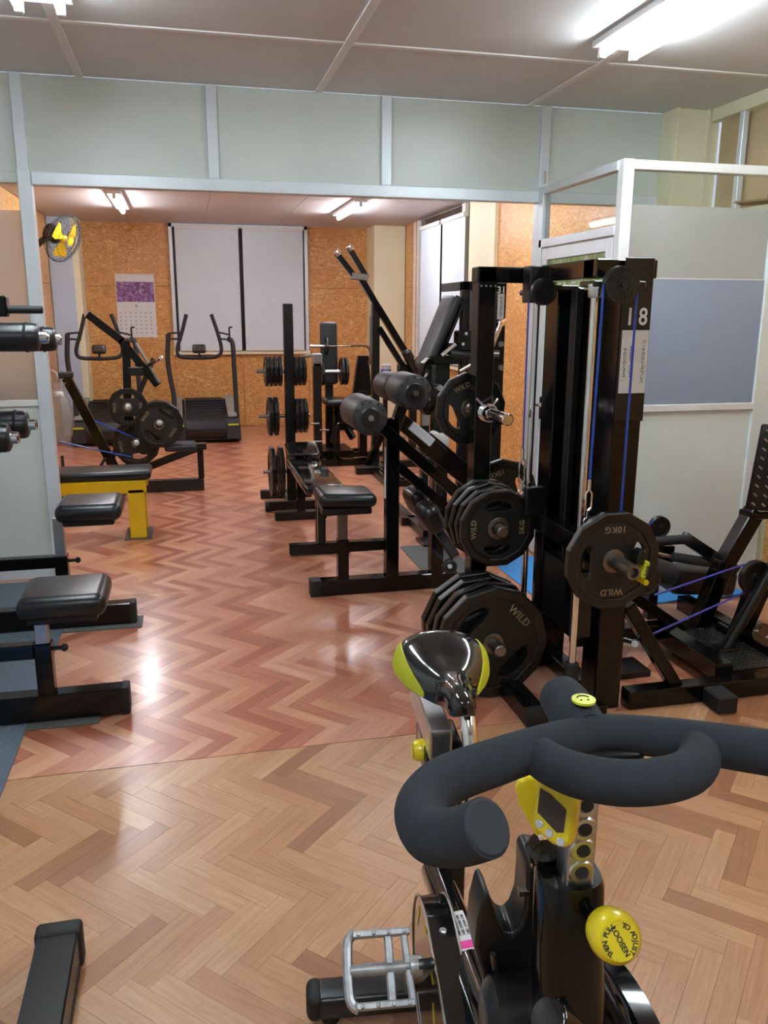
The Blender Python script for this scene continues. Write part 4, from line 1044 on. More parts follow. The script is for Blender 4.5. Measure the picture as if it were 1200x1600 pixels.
# inclined rails
t.part('near_rail', MB().beam(S(566, 640), S(735, 790), .06, .075, up=(0, 1, 0)), 'black_paint')
t.part('lower_rail', MB().beam(S(622, 728), S(712, 806, Yg), .05, .06, up=(0, 1, 0)), 'black_paint')
Y2 = 4.75
t.part('far_rail', MB().beam(S(622, 655, Y2), S(690, 712, Y2), .09, .075, up=(0, 1, 0)).beam(S(662, 688, Y2), S(772, 778, Y2), .12, .06, up=(0, 1, 0)), 'black_paint')
t.part('rail_lit_stripe', MB().beam(S(641, 664, Y2-.03), S(673, 691, Y2-.03), .055, .09, up=(0, 1, 0)), 'alu', label='silver grey stripe for the top-lit band of the rail')  # silver colour stands in for light along the rail's top
t.part('pivot_bolt', MB().rod(S(630, 687, Yg-.008), S(630, 687, Yg-.0), .016).rod(S(630, 687, Yg-.02), S(630, 687, Yg-.0), .009), 'worn_steel')
t.part('roller_bracket', MB().beam(S(610, 688, Yg+.1), S(633, 618, Yg+.1), .055, .06, up=(0, 1, 0)), 'black_satin')
def groller(x, y, y0, y1, r, hub='dark_plastic'):
    p = S(x, y, y0)
    ro = t.part('foam_roller', MB().lathe((p.x, y0, p.z), (0, 1, 0), [(0, r*.80), (.006, r*.92), (.02, r), (y1-y0-.02, r), (y1-y0-.006, r*.92), (y1-y0, r*.8)], 32), 'foam_roller')
    hubm = MB().lathe((p.x, y0+.0, p.z), (0, 1, 0), [(-.006, 0), (-.006, r*.50), (.002, r*.60), (.004, r*.80)], 32)
    t.part('hub', hubm, hub, parent=ro)
    nb = MB()
    for k in range(12):
        an = 2*PI*k/12; nb.box((p.x+r*.86*math.cos(an), y0+.012, p.z+r*.86*math.sin(an)), (.010, .03, .010), None, .002)
    t.part('grip_ribs', nb, 'rubber', parent=ro, kind='stuff')
    return p
p = groller(579, 653, 4.05, 4.42, .092)
t.part('axle', MB().rod((p.x, 4.03, p.z), (p.x, 4.44, p.z), .014), 'steel')
p = groller(648, 614, 4.08, 4.36, .092)
t.part('axle', MB().rod((p.x, 4.05, p.z), (p.x, 4.80, p.z), .014), 'steel')
groller(620, 607, 4.50, 4.78, .080)
# knee pads below the rails
for k, (x, y, Yk) in enumerate(((651, 783, 4.35), (672, 808, 4.05))):
    t.part('knee_pad', MB().pad(S(x, y, Yk), (.10, .16, .17), Euler((.15, -.5, .2)).to_matrix(), .045, 5), 'vinyl')
t.part('pad_arm', MB().beam(S(655, 765, 4.2), S(654, 745, 4.2), .05, .05, up=(0, 1, 0)).beam(S(672, 810, 4.15), S(712, 870, 4.0), .05, .05, up=(0, 1, 0)), 'black_satin')
a = S(684, 850, 4.2)
t.part('rear_post', MB().span(a.x-.035, a.x+.035, 4.2, 4.27, .08, S(684, 800, 4.2).z, .004), 'black_paint')
t.part('pin_wheel', MB().lathe(S(703, 885, 4.0), (0, 1, 0), [(-.02, 0), (-.02, .03), (-.01, .038), (.02, .038), (.02, 0)]), 'rubber')
t.part('pin', MB().rod(S(703, 885, 3.95), S(703, 885, 4.25), .008).rod(S(703, 885, 3.97), S(703, 885, 3.975), .012), 'steel')
floor_mat('rubber_mat', 'pale grey rubber mat on floor beneath the inclined rails', 1.30, 1.62, 4.35, 5.05, .006, 'mat_strip')
t = Thing('towel', 'pale pink crumpled towel behind the inclined rails', 'towel', S(685, 690, 5.1))
p = S(686, 690, 5.1); mb = MB().pad((p.x, 5.1, p.z), (.13, .1, .11), None, .045, 4).pad((p.x-.03, 5.08, p.z+.03), (.09, .09, .07), Euler((.3, .5, .2)).to_matrix(), .03, 3)
t.part('cloth', mb, 'white_trim')
t.part('holder', MB().span(p.x-.05, p.x+.05, 5.05, 5.15, p.z-.07, p.z-.055, .003).span(p.x-.02, p.x+.02, 5.08, 5.12, 0, p.z-.07, .003).span(p.x-.12, p.x+.12, 5.0, 5.2, 0, .02, .003), 'black_satin')
# second foot tray under the tower
a = at(650, 745, Z=.08)
t = Thing('foot_platform', 'ribbed black foot platform on floor behind the main roller post', 'foot platform', (a.x, a.y, 0))
t.part('frame', MB().span(a.x-.28, a.x+.05, a.y-.02, a.y+.5, 0, .06, .004), 'black_satin')
for k in range(7): t.part('slat', MB().span(a.x-.27+k*.045, a.x-.245+k*.045, a.y-.01, a.y+.48, .06, .08, .003), 'black_paint')

# ================================================================== THE BIG TOWER MACHINE (18)
XU, YU = 1.20, 3.30
t = Thing('vertical_leg_press', 'big black tower machine numbered 18 with chrome rods, blue cables and sliding carriage', 'exercise machine', (1.45, 2.9, 0))
HT = 1.675
t.part('storage_upright', MB().span(XU-.04, XU+.036, YU-.03, YU+.05, .06, HT, .004), 'black_paint')
t.part('top_beam', MB().span(XU-.045, 1.50, YU-.03, YU+.05, HT-.062, HT, .004), 'black_paint')
t.part('top_beam', MB().span(1.36, 1.44, 2.66, YU+.05, HT-.062, HT, .004), 'black_paint')
t.part('top_beam', MB().span(1.36, 1.60, 2.68, 2.76, HT-.062, HT, .004), 'black_paint')
for k in range(4): t.part('bolt', MB().rod((XU-.03+k*.02, YU-.034, HT-.075), (XU-.03+k*.02, YU-.028, HT-.075), .005, n=8), 'worn_steel')
t.part('front_post', MB().span(1.465, 1.575, 2.67, 2.79, .0, HT-.08, .005), 'black_paint')
t.part('rear_post', MB().span(1.43, 1.54, 3.10, 3.22, .0, HT-.08, .005), 'black_paint')
t.part('shroud_panel', MB().span(1.545, 1.56, 2.79, 3.2, .55, HT-.09, .002), 'black_satin')
t.part('inner_strut', MB().span(1.41, 1.44, 2.90, 2.95, .35, HT-.09, .003), 'black_satin')
for (x_, y_, z0, z1) in ((1.328, 2.60, .09, HT-.09), (1.34, 3.10, .09, HT-.09)):
    rd = t.part('guide_rod', MB().rod((x_, y_, z0), (x_, y_, z1), .0125, n=18), 'chrome', label='chrome guide rod')
    t.part('rod_collar', MB().rod((x_, y_, HT-.13), (x_, y_, HT-.085), .023, n=20, bev=.003), 'steel', parent=rd)
    t.part('rubber_buffer', MB().rod((x_, y_, .075), (x_, y_, .245), .026, n=20, bev=.004), 'rubber', parent=rd)
t.part('rod_bracket', MB().span(1.31, 1.5, 2.575, 2.68, HT-.095, HT-.075, .003).span(1.31, 1.5, 3.07, 3.13, HT-.095, HT-.075, .003), 'black_satin')
# pulleys
def pulley(th, c, axis, r, mat='dark_plastic'):
    c = V(c); axis = V(axis).normalized()
    pu = th.part('pulley', MB().lathe(c-axis*.014, axis, [(0, 0), (0, r*.3), (.002, r*.32), (.002, r*.8), (0, r*.84), (0, r), (.004, r), (.014, r*.86), (.024, r), (.028, r), (.028, 0)], 40), mat)
    q = axis.to_track_quat('Z', 'Y').to_matrix(); sp = MB()
    for k in range(20):
        an = 2*PI*k/20; m = (q @ Matrix.Rotation(an, 3, 'Z'))
        for s in (-1, 1): sp.box(c + q @ V((r*.56*math.cos(an), r*.56*math.sin(an), s*.0125)), (r*.42, .002, .004), m)
    th.part('spokes', sp, mat, parent=pu, kind='stuff')
    th.part('axle_bolt', MB().rod(c-axis*.025, c+axis*.025, r*.15, n=12), 'dark_plastic', parent=pu)
pc = at(970, 445, Y=2.56); pulley(t, pc, (0, 1, 0), .061)
t.part('pulley_axle', MB().rod(pc, (pc.x, 2.70, pc.z), .012), 'black_satin')
pc2 = at(849, 456, Y=3.04); pulley(t, pc2, (0, 1, 0), .05)
t.part('pulley_axle', MB().rod(pc2, (pc2.x, 3.25, pc2.z), .012).span(pc2.x-.02, pc2.x+.05, 3.12, 3.2, pc2.z-.04, pc2.z+.1, .003), 'black_satin')
xl, xr = pc.x-.061, pc.x+.061
zcar = .675
t.part('cable', MB().rod((xl, 2.56, pc.z), (xl-.006, 2.56, .93), .0042, n=10), 'blue_cable', label='blue coated cable')
t.part('cable', MB().rod((xr, 2.56, pc.z), (xr, 2.56, .80), .0042, n=10), 'blue_cable', label='blue coated cable')
a = at(826, 470, Y=3.04); b = at(817, 705, Y=3.04)
t.part('cable', MB().rod(a, b, .0038, n=8), 'violet_cable', label='violet coated cable')
def turnbuckle(x_, y_, z1, z0):
    tb = MB().rod((x_, y_, z1), (x_, y_, z1-.04), .006, n=10)
    L_ = z1-.04-(z0+.03)
    for s in (-1, 1): tb.tube([(x_, y_, z1-.035), (x_+s*.011, y_, z1-.05), (x_+s*.011, y_, z0+.04), (x_, y_, z0+.025)], .004, 8)
    tb.rod((x_, y_, z0+.03), (x_, y_, z0), .0055, n=10).tube([(x_+.012*math.cos(2*PI*k/14), y_, z0-.008+.012*math.sin(2*PI*k/14)) for k in range(14)], .0035, 6, closed=True)
    t.part('turnbuckle', tb, 'chrome', label='chrome turnbuckle')
turnbuckle(xl-.006, 2.56, .94, .80)
turnbuckle(b.x, 3.04, b.z+.01, b.z-.16)
# carriage
XC = 1.385
t.part('carriage_beam', MB().span(XC-.035, XC+.035, 2.50, 3.46, zcar-.04, zcar+.035, .004), 'black_paint')
t.part('carriage_sleeve', MB().rod((1.328, 2.60, zcar-.06), (1.328, 2.60, zcar+.06), .024).rod((1.34, 3.10, zcar-.06), (1.34, 3.10, zcar+.06), .024), 'worn_steel')
t.part('cable_plate', MB().span(1.34, 1.42, 2.55, 2.58, zcar, zcar+.13, .003).span(1.30, 1.38, 3.02, 3.06, zcar+.03, zcar+.14, .003), 'black_satin')
pe = at(991, 890, X=XC)
hn = MB().lathe((XC, 2.52, zcar), (0, -1, 0), [(0, 0), (0, .034), (.025, .034), (.028, .0255), (2.52-pe.y, .0255), (2.52-pe.y, .017), (2.52-pe.y-.03, .017), (2.52-pe.y-.03, 0)], 28)
t.part('loading_horn', hn, 'worn_steel', label='worn steel loading sleeve')
t.part('loading_horn', MB().rod((XC, 3.44, zcar), (XC, 3.66, zcar), .0255, n=24, bev=.003), 'worn_steel')
t.part('press_plate', MB().span(1.37, 1.44, 2.68, 3.06, .30, .56, .006), 'black_satin')
t.part('carriage_frame', MB().span(1.36, 1.43, 2.70, 2.76, .30, zcar, .004).span(1.36, 1.43, 2.98, 3.04, .30, zcar, .004), 'black_paint')
# number board, instruction sheet
a, b = at(976, 410, Y=2.655), at(1020, 515, Y=2.655)
c, d = at(974, 516, Y=2.652), at(1006, 614, Y=2.652)
x_l, x_r = 1.464, 1.573
t.part('number_board', MB().span(x_l, x_r, 2.655, 2.662, d.z-.1, HT+.005, .002), 'black_satin')
zn = at(995, 496, Y=2.65).z
t.part('number', MB().mesh(text_mesh('18', .082, .0012, .012, .86, 1.42), Matrix.Translation(((x_l+x_r)/2-.001, 2.6545, zn)) @ Matrix.Rotation(PI/2, 4, 'X')), 'white_print', label='white number 18')
sh = t.part('instruction_sheet', MB().span(x_l+.004, x_r-.004, 2.652, 2.655, d.z, c.z), 'paper')
xm2 = (x_l+x_r)/2; zm2 = (c.z+d.z)/2
for txt, dx, sz, dz in (('バーチカルレッグプレス', .034, .0165, .0), ('股関節をのばし', -.010, .0185, -.0), ('やわらかくする。', -.036, .0175, -.01)):
    me = text_mesh('\n'.join(txt), sz, .0004, .0, line=.82)
    t.part('lettering', MB().mesh(me, Matrix.Translation((xm2+dx, 2.6515, zm2+dz)) @ Matrix.Rotation(PI/2, 4, 'X')), 'ink', parent=sh)
t.part('fold_line', MB().span(xm2-.0165, xm2-.0158, 2.6512, 2.652, d.z+.002, c.z-.002), 'fixture', parent=sh)
# feet
t.part('floor_beam', MB().span(XU-.04, XU+.04, 2.62, 3.75, .0, .07, .004), 'black_paint')
t.part('end_cap', MB().span(XU-.043, XU+.043, 2.585, 2.63, .0, .074, .008, 2), 'rubber')
t.part('floor_beam', MB().span(XU+.04, 1.43, 3.13, 3.20, .0, .07, .004), 'black_paint')
t.part('floor_beam', MB().span(1.30, 1.47, 2.57, 2.63, .0, .07, .004), 'black_paint')
t.part('floor_beam', MB().span(1.46, 1.53, 2.79, 3.10, .0, .07, .004), 'black_paint')
def horn(x, z, y0, y1, mat='worn_steel', r=.0245):
    t.part('storage_peg', MB().lathe((x, y0, z), (0, 1 if y1 > y0 else -1, 0), [(0, 0), (0, .034), (.012, .034), (.014, r), (abs(y1-y0)-.004, r), (abs(y1-y0), r-.005), (abs(y1-y0), 0)], 24), mat)
z1 = at(742, 646, X=XU, ).z
pt_ = at(794, 656, X=XU)
zA = pt_.z
horn(XU, zA, YU-.03, pt_.y, 'chrome')
cl_ = MB()
for k in range(5):
    an = k*1.2
    cl_.tube([(XU+.034*math.cos(2*PI*j/16), YU-.06-k*.008, zA+.034*math.sin(2*PI*j/16)) for j in range(16)], .0042, 6, closed=True)
cl_.rod((XU-.02, YU-.07, zA+.03), (XU-.055, YU-.09, zA+.06), .005).rod((XU+.01, YU-.09, zA+.03), (XU+.045, YU-.06, zA+.055), .005)
single('spring_collar', 'chrome spring collar clipped on the empty peg of the black upright', 'collar', cl_, 'chrome', loc=(XU, YU-.07, zA))
horn(XU, zA, YU+.05, YU+.26)
plate('5KG', (XU-.02, YU+.09, zA+.0), FACE_CAM, -1.15, 'black plate on far side of the storage upright behind the chrome peg', None, 1.06)
zB = at(770, 820, X=XU).z; yB = at(770, 820, X=XU).y
zD = .232
XD = 1.12
horn(XU, zB, YU-.03, YU-.30); horn(XD, zD, YU-.03, YU-.52)
t.part('peg_bracket', MB().span(XD-.04, XU+.04, YU-.04, YU-.028, zD-.05, zD+.05, .002), 'black_paint')
nm = ['backmost of the four small plates on middle peg of black upright', 'second from back of four small plates on middle peg of black upright',
      'second from front of four small plates on middle peg of black upright', 'front small plate lettered 5KG on middle peg of black upright']
nl = ['backmost of the four big plates on lowest peg beside the saddle', 'second from back of four big plates on lowest peg beside the saddle',
      'second from front of four big plates on lowest peg beside the saddle', 'front big plate lettered WILD on lowest peg beside the saddle']
for k in range(4):
    plate('5KG', (XU, YU-.054-k*.058, zB), FACE_CAM, [.5, .3, .2, 0][k], nm[k], 'small plates on the middle peg', [1.16, 1.14, 1.1, 1.1][k])
    plate('20KG', (XD, YU-.21-k*.070, zD), FACE_CAM, [.6, .1, .35, PI+.78][k], nl[k], 'big plates on the lowest peg')
plate('10KG', (XC, 2.52-.053, zcar), FACE_CAM, PI/2, 'black 10KG plate on the near sleeve of the sliding carriage', None)
plate('10KG', (XC, 3.46+.045, zcar), FACE_CAM, PI/2+.3, 'black 10KG plate on far sleeve of carriage behind the chrome rod', None)
# lime clamp collar lying against the horn
p = at(1004, 888, Y=2.42)
t2 = Thing('clamp_collar', 'lime green and black clamp collar at the end of steel sleeve', 'collar', p)
t2.part('band', MB().box(p, (.018, .05, .06), Euler((0, .25, 0)).to_matrix(), .005), 'lime_plastic')
t2.part('lettering', MB().mesh(text_mesh('Lock', .018, .0006, .03), Matrix.Translation(p+V((0, -.0262, 0))) @ Matrix.Rotation(.25, 4, 'Y') @ Matrix.Rotation(PI/2, 4, 'X') @ Matrix.Rotation(PI/2, 4, 'Z')), 'ink')
t2.part('lever', MB().box(p+V((-.016, 0, .045)), (.03, .045, .05), Euler((0, .2, 0)).to_matrix(), .006), 'black_satin')
t2.part('hinge_pin', MB().lathe(p+V((0, -.03, -.042)), (0, 1, 0), [(0, 0), (0, .010), (.05, .010), (.05, 0)], 16), 'yellow_plastic')
t2.part('back_band', MB().beam(p+V((.0, .02, -.02)), V((XC+.02, 2.42, zcar-.02)), .02, .03), 'black_satin')

# ================================================================== LEG PRESS FRAME ON THE RIGHT
t = Thing('cable_leg_press', 'low black frame machine with studded foot plate and blue cables at right edge', 'exercise machine', (2.1, 2.9, 0))
t.part('near_rail', MB().span(1.60, 2.75, 2.64, 2.71, .0, .075, .004), 'black_paint')
t.part('far_rail', MB().span(1.62, 2.08, 3.15, 3.22, .05, .12, .004), 'black_paint')
t.part('side_rail', MB().span(2.02, 2.10, 2.71, 3.22, .045, .12, .004), 'black_paint')
t.part('side_rail', MB().span(2.34, 2.41, 2.71, 3.5, .045, .12, .004), 'black_paint')
x_ = at(1105, 1105, Y=2.6).x
t.part('rubber_foot', MB().span(x_-.0, x_+.085, 2.53, 2.64, .0, .07, .006), 'rubber')
t.part('diagonal_brace', MB().beam((1.585, 2.69, .42), at(1068, 1095, Y=2.69), .05, .055, up=(0, 1, 0)), 'black_paint')
t.part('diagonal_brace', MB().beam(at(968, 918, Y=3.18), at(1090, 1000, Y=3.18), .05, .06, up=(0, 1, 0)), 'black_paint')
t.part('floor_pad', MB().span(1.60, 1.85, 2.9, 3.05, .0, .03, .004), 'black_satin')
YF = 3.20
t.part('pivot_block', MB().box(at(1083, 992, Y=YF), (.16, .12, .11), None, .008).rod(at(1062, 995, Y=YF-.06), at(1062, 995, Y=YF-.1), .03), 'black_paint')
t.part('foot_plate_arm', MB().beam(at(1088, 985, Y=YF), at(1130, 880, Y=YF), .075, .07, up=(0, 1, 0), ext=.01).beam(at(1127, 888, Y=YF), at(1178, 800, Y=YF), .075, .07, up=(0, 1, 0), ext=.01), 'black_paint')
fa, fb = at(1164, 795, Y=YF-.02), at(1190, 662, Y=YF-.02)
upv = (fb-fa); Lh = upv.length; upv.normalize(); sd = V((1, -.28, 0)); sd = (sd-upv*sd.dot(upv)).normalized(); nn = sd.cross(upv)
Wd = .42; R3 = Matrix((sd, nn, upv)).transposed()
ctr = fa + sd*Wd/2 + upv*Lh/2
fpn = t.part('foot_plate', MB().box(ctr, (Wd, .022, Lh), R3, .018, 3), 'black_satin')
st = MB()
for i in range(9):
    for j in range(9):
        q_ = fa + sd*(.028+i*.045+(j % 2)*.0) + upv*(.028+j*(Lh-.056)/8)
        for s in (-1, 1):
            if nn.y*s < 0: st.box(q_ + nn*s*.0125, (.022, .005, .008), R3 @ Matrix.Rotation(.6, 3, 'Y'), .002)
t.part('grip_studs', st, 'steel', parent=fpn, kind='stuff')
t.part('plate_hinge', MB().box(at(1178, 803, Y=YF), (.10, .09, .035), None, .006), 'black_paint')
pulley(t, at(1180, 902, Y=2.95), (0, 1, 0), .075)
t.part('pulley_bracket', MB().beam(at(1192, 905, Y=3.0), at(1150, 1000, Y=3.0), .09, .05, up=(0, 1, 0)), 'black_paint')
t.part('strut_tube', MB().rod(at(1210, 880, Y=2.92), at(1132, 1016, Y=2.92), .026).rod(at(1172, 925, Y=3.05), at(1150, 985, Y=3.05), .03), 'black_satin')
t.part('strut_base', MB().box(at(1130, 1018, Y=2.92), (.10, .08, .05), None, .008).box(at(1143, 990, Y=3.1), (.12, .1, .09), None, .01), 'black_paint')
t.part('guide_wheel', MB().lathe(at(1185, 986, Y=3.05), (0, 1, 0), [(-.02, 0), (-.02, .02), (-.015, .022), (-.015, .04), (-.02, .045), (.02, .045), (.02, 0)]), 'worn_steel')
t.part('wheel_axle', MB().rod(at(1185, 986, Y=3.03), V((2.38, 3.08, at(1185, 986, Y=3.05).z)), .012), 'steel')
t.part('tread_plate', MB().span(2.10, 2.34, 2.72, 3.22, .075, .085, .001), 'dark_plastic')
tp = MB(); rr = random.Random(2)
for i in range(9):
    for j in range(18): tp.box((2.115+i*.026, 2.735+j*.027, .087), (.018, .005, .003), Matrix.Rotation(.8 if (i+j) % 2 else -.8, 3, 'Z'))
t.part('tread_pattern', tp, 'worn_steel', kind='stuff')
t.part('cable', MB().rod(at(1022, 930, Y=2.80), at(1163, 882, Y=2.95), .0042, n=10), 'violet_cable')
t.part('cable', MB().rod(at(1008, 996, Y=2.72), at(1163, 926, Y=2.95), .0042, n=10), 'violet_cable')
t.part('cable_end', MB().rod(at(987, 1003, Y=2.70), at(1009, 996, Y=2.72), .006).rod(at(992, 1006, Y=2.66), at(992, 1004, Y=2.72), .013, n=16).rod(at(976, 1000, Y=2.73), at(990, 1004, Y=2.69), .010), 'steel')
pulley(t, at(1006, 905, Y=2.62), (0, 1, 0), .062)
t.part('pulley_bracket', MB().beam((1.57, 2.66, at(1006, 905, Y=2.64).z), at(1008, 905, Y=2.66), .04, .03), 'black_satin')
YR = 3.42
pulley(t, at(1030, 823, Y=YR), (0, 1, 0), .052)
t.part('cable', MB().rod(at(1005, 832, Y=YR), at(1022, 812, Y=YR), .004), 'blue_cable')
for (x0, y0, x1, y1) in ((1018, 846, 1078, 842), (1050, 870, 1108, 879)):
    g_ = t.part('foam_grip', MB().rod(at(x0, y0, Y=YR-.05), at(x1, y1, Y=YR-.05), .023, n=20, bev=.006), 'vinyl_grey')
t.part('grip_bar', MB().rod(at(1008, 861, Y=YR-.05), at(1055, 871, Y=YR-.05), .009), 'chrome')
t.part('big_pad', MB().lathe(at(1005, 886, Y=3.2), (at(1062, 902, Y=3.2)-at(1005, 886, Y=3.2)), [(0, 0), (0, .05), (.01, .058), (.13, .056), (.16, .046), (.18, .02), (.18, 0)], 28), 'vinyl_grey')
t.part('handle_frame', MB().beam(at(1045, 852, Y=YR), at(1040, 884, Y=YR), .05, .04, up=(0, 1, 0)).beam(at(1066, 838, Y=YR), at(1150, 893, Y=YR-.1), .055, .055, up=(0, 1, 0)), 'black_paint')
t.part('seat_pad', MB().pad(at(1090, 905, Y=3.52), (.36, .16, .13), Euler((0, .1, 0)).to_matrix(), .03), 'vinyl')
t.part('pad_support', MB().span(1.60, 2.2, 3.4, 3.46, .30, .36, .004).beam((2.15, 3.43, .04), (2.15, 3.43, .42), .05, .05).beam((1.64, 3.43, .04), (1.64, 3.43, .55), .05, .05), 'black_satin')

# ---- blue mats
floor_mat('floor_mat', 'bright blue exercise mat on floor beside the glazed office door', 1.77, 2.06, 3.96, 4.66, .008, 'mat_blue')
mb = MB(); n_ = 24
rows = []
for i in range(n_+1):
    x_ = 1.78+i*(2.92-1.78)/n_; lift = .012*math.sin(i*.5)**2
    rows.append([mb.bm.verts.new((x_, 3.70, .002+lift)), mb.bm.verts.new((x_, 3.86, .002)), mb.bm.verts.new((x_, 3.86, .010)), mb.bm.verts.new((x_, 3.70, .010+lift))])
for a_, b_ in zip(rows, rows[1:]):
    for k in range(4): mb.bm.faces.new((a_[k], b_[k], b_[(k+1) % 4], a_[(k+1) % 4]))
mb.bm.faces.new(rows[0]); mb.bm.faces.new(rows[-1])
single('floor_mat', 'bright blue mat with wavy edge lying along foot of the office wall', 'mat', mb, 'mat_blue', loc=(2.3, 3.78, 0))

# ================================================================== THE SPIN BIKE IN FRONT
OB = V((.355, .60, 0)); BA = V((.12, .993, 0)).normalized(); BBv = V((BA.y, -BA.x, 0))
def L(u, v, z): return OB + BA*u + BBv*v + V((0, 0, z))
def hit(x, y, p0, n):
    d = _f*FPX + _r*(x-600) - _u*(y-800); return CAM + d*((p0-CAM).dot(n)/d.dot(n))
def bv(x, y, v): return hit(x, y, OB+BBv*v, BBv)       # on the plane v = const of the bike
def bu(x, y, u): return hit(x, y, OB+BA*u, BA)
RB = Matrix((BBv, BA, V((0, 0, 1)))).transposed()       # bike axes: x = right in view, y = rearwards, z = up
t = Thing('spin_bike', 'black and yellow indoor cycling bike with grey foam handlebar close to camera', 'exercise bike', L(.35, 0, 0))
# handlebar
HZ = 1.12
hp = [(-.142, -.152, 1.152), (-.122, -.168, 1.132), (-.098, -.184, 1.119), (-.062, -.185, 1.118), (-.03, -.160, 1.12), (-.006, -.11, 1.121), (.014, -.065, 1.121), (.028, -.03, 1.12),
      (.034, 0, 1.12), (.028, .03, 1.12), (.014, .065, 1.121), (-.006, .11, 1.121), (-.03, .160, 1.12), (-.062, .185, 1.118), (-.098, .184, 1.119), (-.122, .168, 1.132), (-.142, .152, 1.152)]
r_ = [.0225]*17
hb = t.part('handlebar', MB().tube([L(*p) for p in hp], [.0208, .0208, .0208, .0208, .0206, .0200, .0190, .0180, .0175, .0180, .0190, .0200, .0206, .0208, .0208, .0208, .0208], 28, smooth=8, caps=True), 'foam')
lpth = [(.014, -.068, 1.120), (-.006, -.068, 1.120), (-.030, -.048, 1.119), (-.044, -.016, 1.118), (-.045, .020, 1.118), (-.036, .050, 1.119), (-.014, .070, 1.120), (.010, .070, 1.120)]
t.part('front_loop', MB().tube([L(*p) for p in lpth], [.0165, .0180, .0190, .0192, .0192, .0190, .0180, .0165], 28, smooth=8), 'foam', parent=hb)
t.part('rear_grip', MB().tube([L(*p) for p in ((.036, -.012, 1.119), (.06, -.014, 1.1195), (.09, -.016, 1.123), (.106, -.017, 1.1235), (.113, -.017, 1.1236), (.1165, -.017, 1.1236))], [.0200, .0235, .0235, .022, .015, .004], 28, smooth=4), 'foam', parent=hb)
for s in (-1, 1):
    e1, e0 = L(-.142, s*.152, 1.152), L(-.130, s*.1615, 1.140); d_ = (e1-e0).normalized()
    t.part('end_cap', MB().lathe(e1-d_*.002, d_, [(0, .0206), (.003, .0196), (.0045, .018), (.0045, 0)], 32), 'foam_end', parent=hb)
sc_ = L(.052, -.0135, 1.1462); nz = Matrix.Rotation(.0, 3, 'X')
t.part('smiley_sticker', MB().lathe(sc_-V((0, 0, .0016)), (0, 0, 1), [(0, .0112), (.0022, .0112), (.0022, 0)], 28), 'lime_plastic', parent=hb, label='round lime smiley sticker')
sm = MB(); 
sm.tube([sc_+RB @ V((.0062*math.cos(a), .0062*math.sin(a), .0008)) for a in [PI*.12+PI*.76*k/12 for k in range(13)]], .0007, 6)
for s in (-1, 1): sm.lathe(sc_+RB @ V((s*.0034, -.0028, .0006)), (0, 0, 1), [(0, .0010), (.0006, .0010), (.0006, 0)], 10)
t.part('smiley_lines', sm, 'ink', parent=hb)
# chrome post with holes
pu_, pv_ = .073, -.003
po = t.part('handlebar_post', MB().box(L(pu_, pv_, .985), (.030, .034, .25), RB, .004, 2), 'steel', label='silver post with a row of holes')
for y_ in (1258, 1295, 1328, 1362):
    z_ = bu(912, y_, pu_-.017).z; c_ = L(pu_-.0168, pv_+.0005, z_)
    t.part('adjusting_hole', MB().lathe(c_+BA*.004, -BA, [(0, .0135), (.0042, .0135), (.0065, .0118), (.0065, .0075), (.0045, .0072), (.0045, 0)], 24), 'steel', parent=po)
    t.part('hole_centre', MB().lathe(c_+BA*.0, -BA, [(0, .0068), (.0009, .0068), (.0009, 0)], 20), 'ink', parent=po)
hc = L(.03, 0.0, 1.105)
t.part('handlebar_clamp', MB().box(L(.045, .004, 1.103), (.06, .07, .02), RB, .008, 3), 'black_satin')
# head tube
ht = MB(); secs = []
for (u_, v_, z_, a_, b_) in ((.080, -.006, .940, .031, .031), (.080, -.006, .933, .034, .034), (.076, -.005, .86, .035, .036), (.058, -.002, .74, .037, .038), (.03, .002, .56, .040, .042), (-.01, .004, .30, .040, .042)):
    secs.append([ht.bm.verts.new(L(u_+b_*math.copysign(abs(math.sin(2*PI*k/32))**.75, math.sin(2*PI*k/32)), v_+a_*math.copysign(abs(math.cos(2*PI*k/32))**.75, math.cos(2*PI*k/32)), z_)) for k in range(32)])
for a_, b_ in zip(secs, secs[1:]):
    for k in range(32): ht.bm.faces.new((a_[k], a_[(k+1) % 32], b_[(k+1) % 32], b_[k]))
ht.bm.faces.new(secs[0]); ht.bm.faces.new(secs[-1])
t.part('head_tube', ht, 'black_paint')
for s in (-1, 1): t.part('fork_blade', MB().beam(L(-.01+.0, s*.055+.012, .34), L(.08, s*.06+.012, .60), .03, .06), 'black_paint')
# fairing behind the head tube
out = [(762, 1397), (770, 1412), (776, 1436), (788, 1456), (800, 1461), (811, 1450), (820, 1425), (823, 1390), (824, 1352), (832, 1343), (848, 1345), (868, 1358), (880, 1380), (884, 1430), (893, 1500), (884, 1545), (868, 1590), (862, 1625), (762, 1625), (768, 1575), (752, 1520), (742, 1482), (746, 1440), (755, 1405)]
fr = t.part('fairing', MB().prism([bu(x_, y_, .135) for x_, y_ in out], BA*.05), 'dark_plastic', ang=1.0)
bm_ = fr.modifiers.new('bevel', 'BEVEL'); bm_.width = .006; bm_.segments = 3; bm_.limit_method = 'ANGLE'
t.part('fairing_lobe', MB().lathe(bu(812, 1590, .10)-BBv*.03, BBv, [(-.01, 0), (-.01, .03), (.0, .045), (.05, .045), (.07, .03), (.07, 0)], 32), 'dark_plastic', parent=fr)
t.part('fairing_bolt', MB().rod(bu(818, 1392, .14)-BBv*.006, bu(826, 1392, .14), .006, n=6).rod(bu(838, 1426, .133), bu(838, 1426, .136), .002), 'worn_steel', parent=fr)
t.part('fairing_strip', MB().tube([bu(x_, y_, .128) for x_, y_ in ((770, 1490), (775, 1520), (782, 1545))], .0035, 8), 'worn_steel', parent=fr)
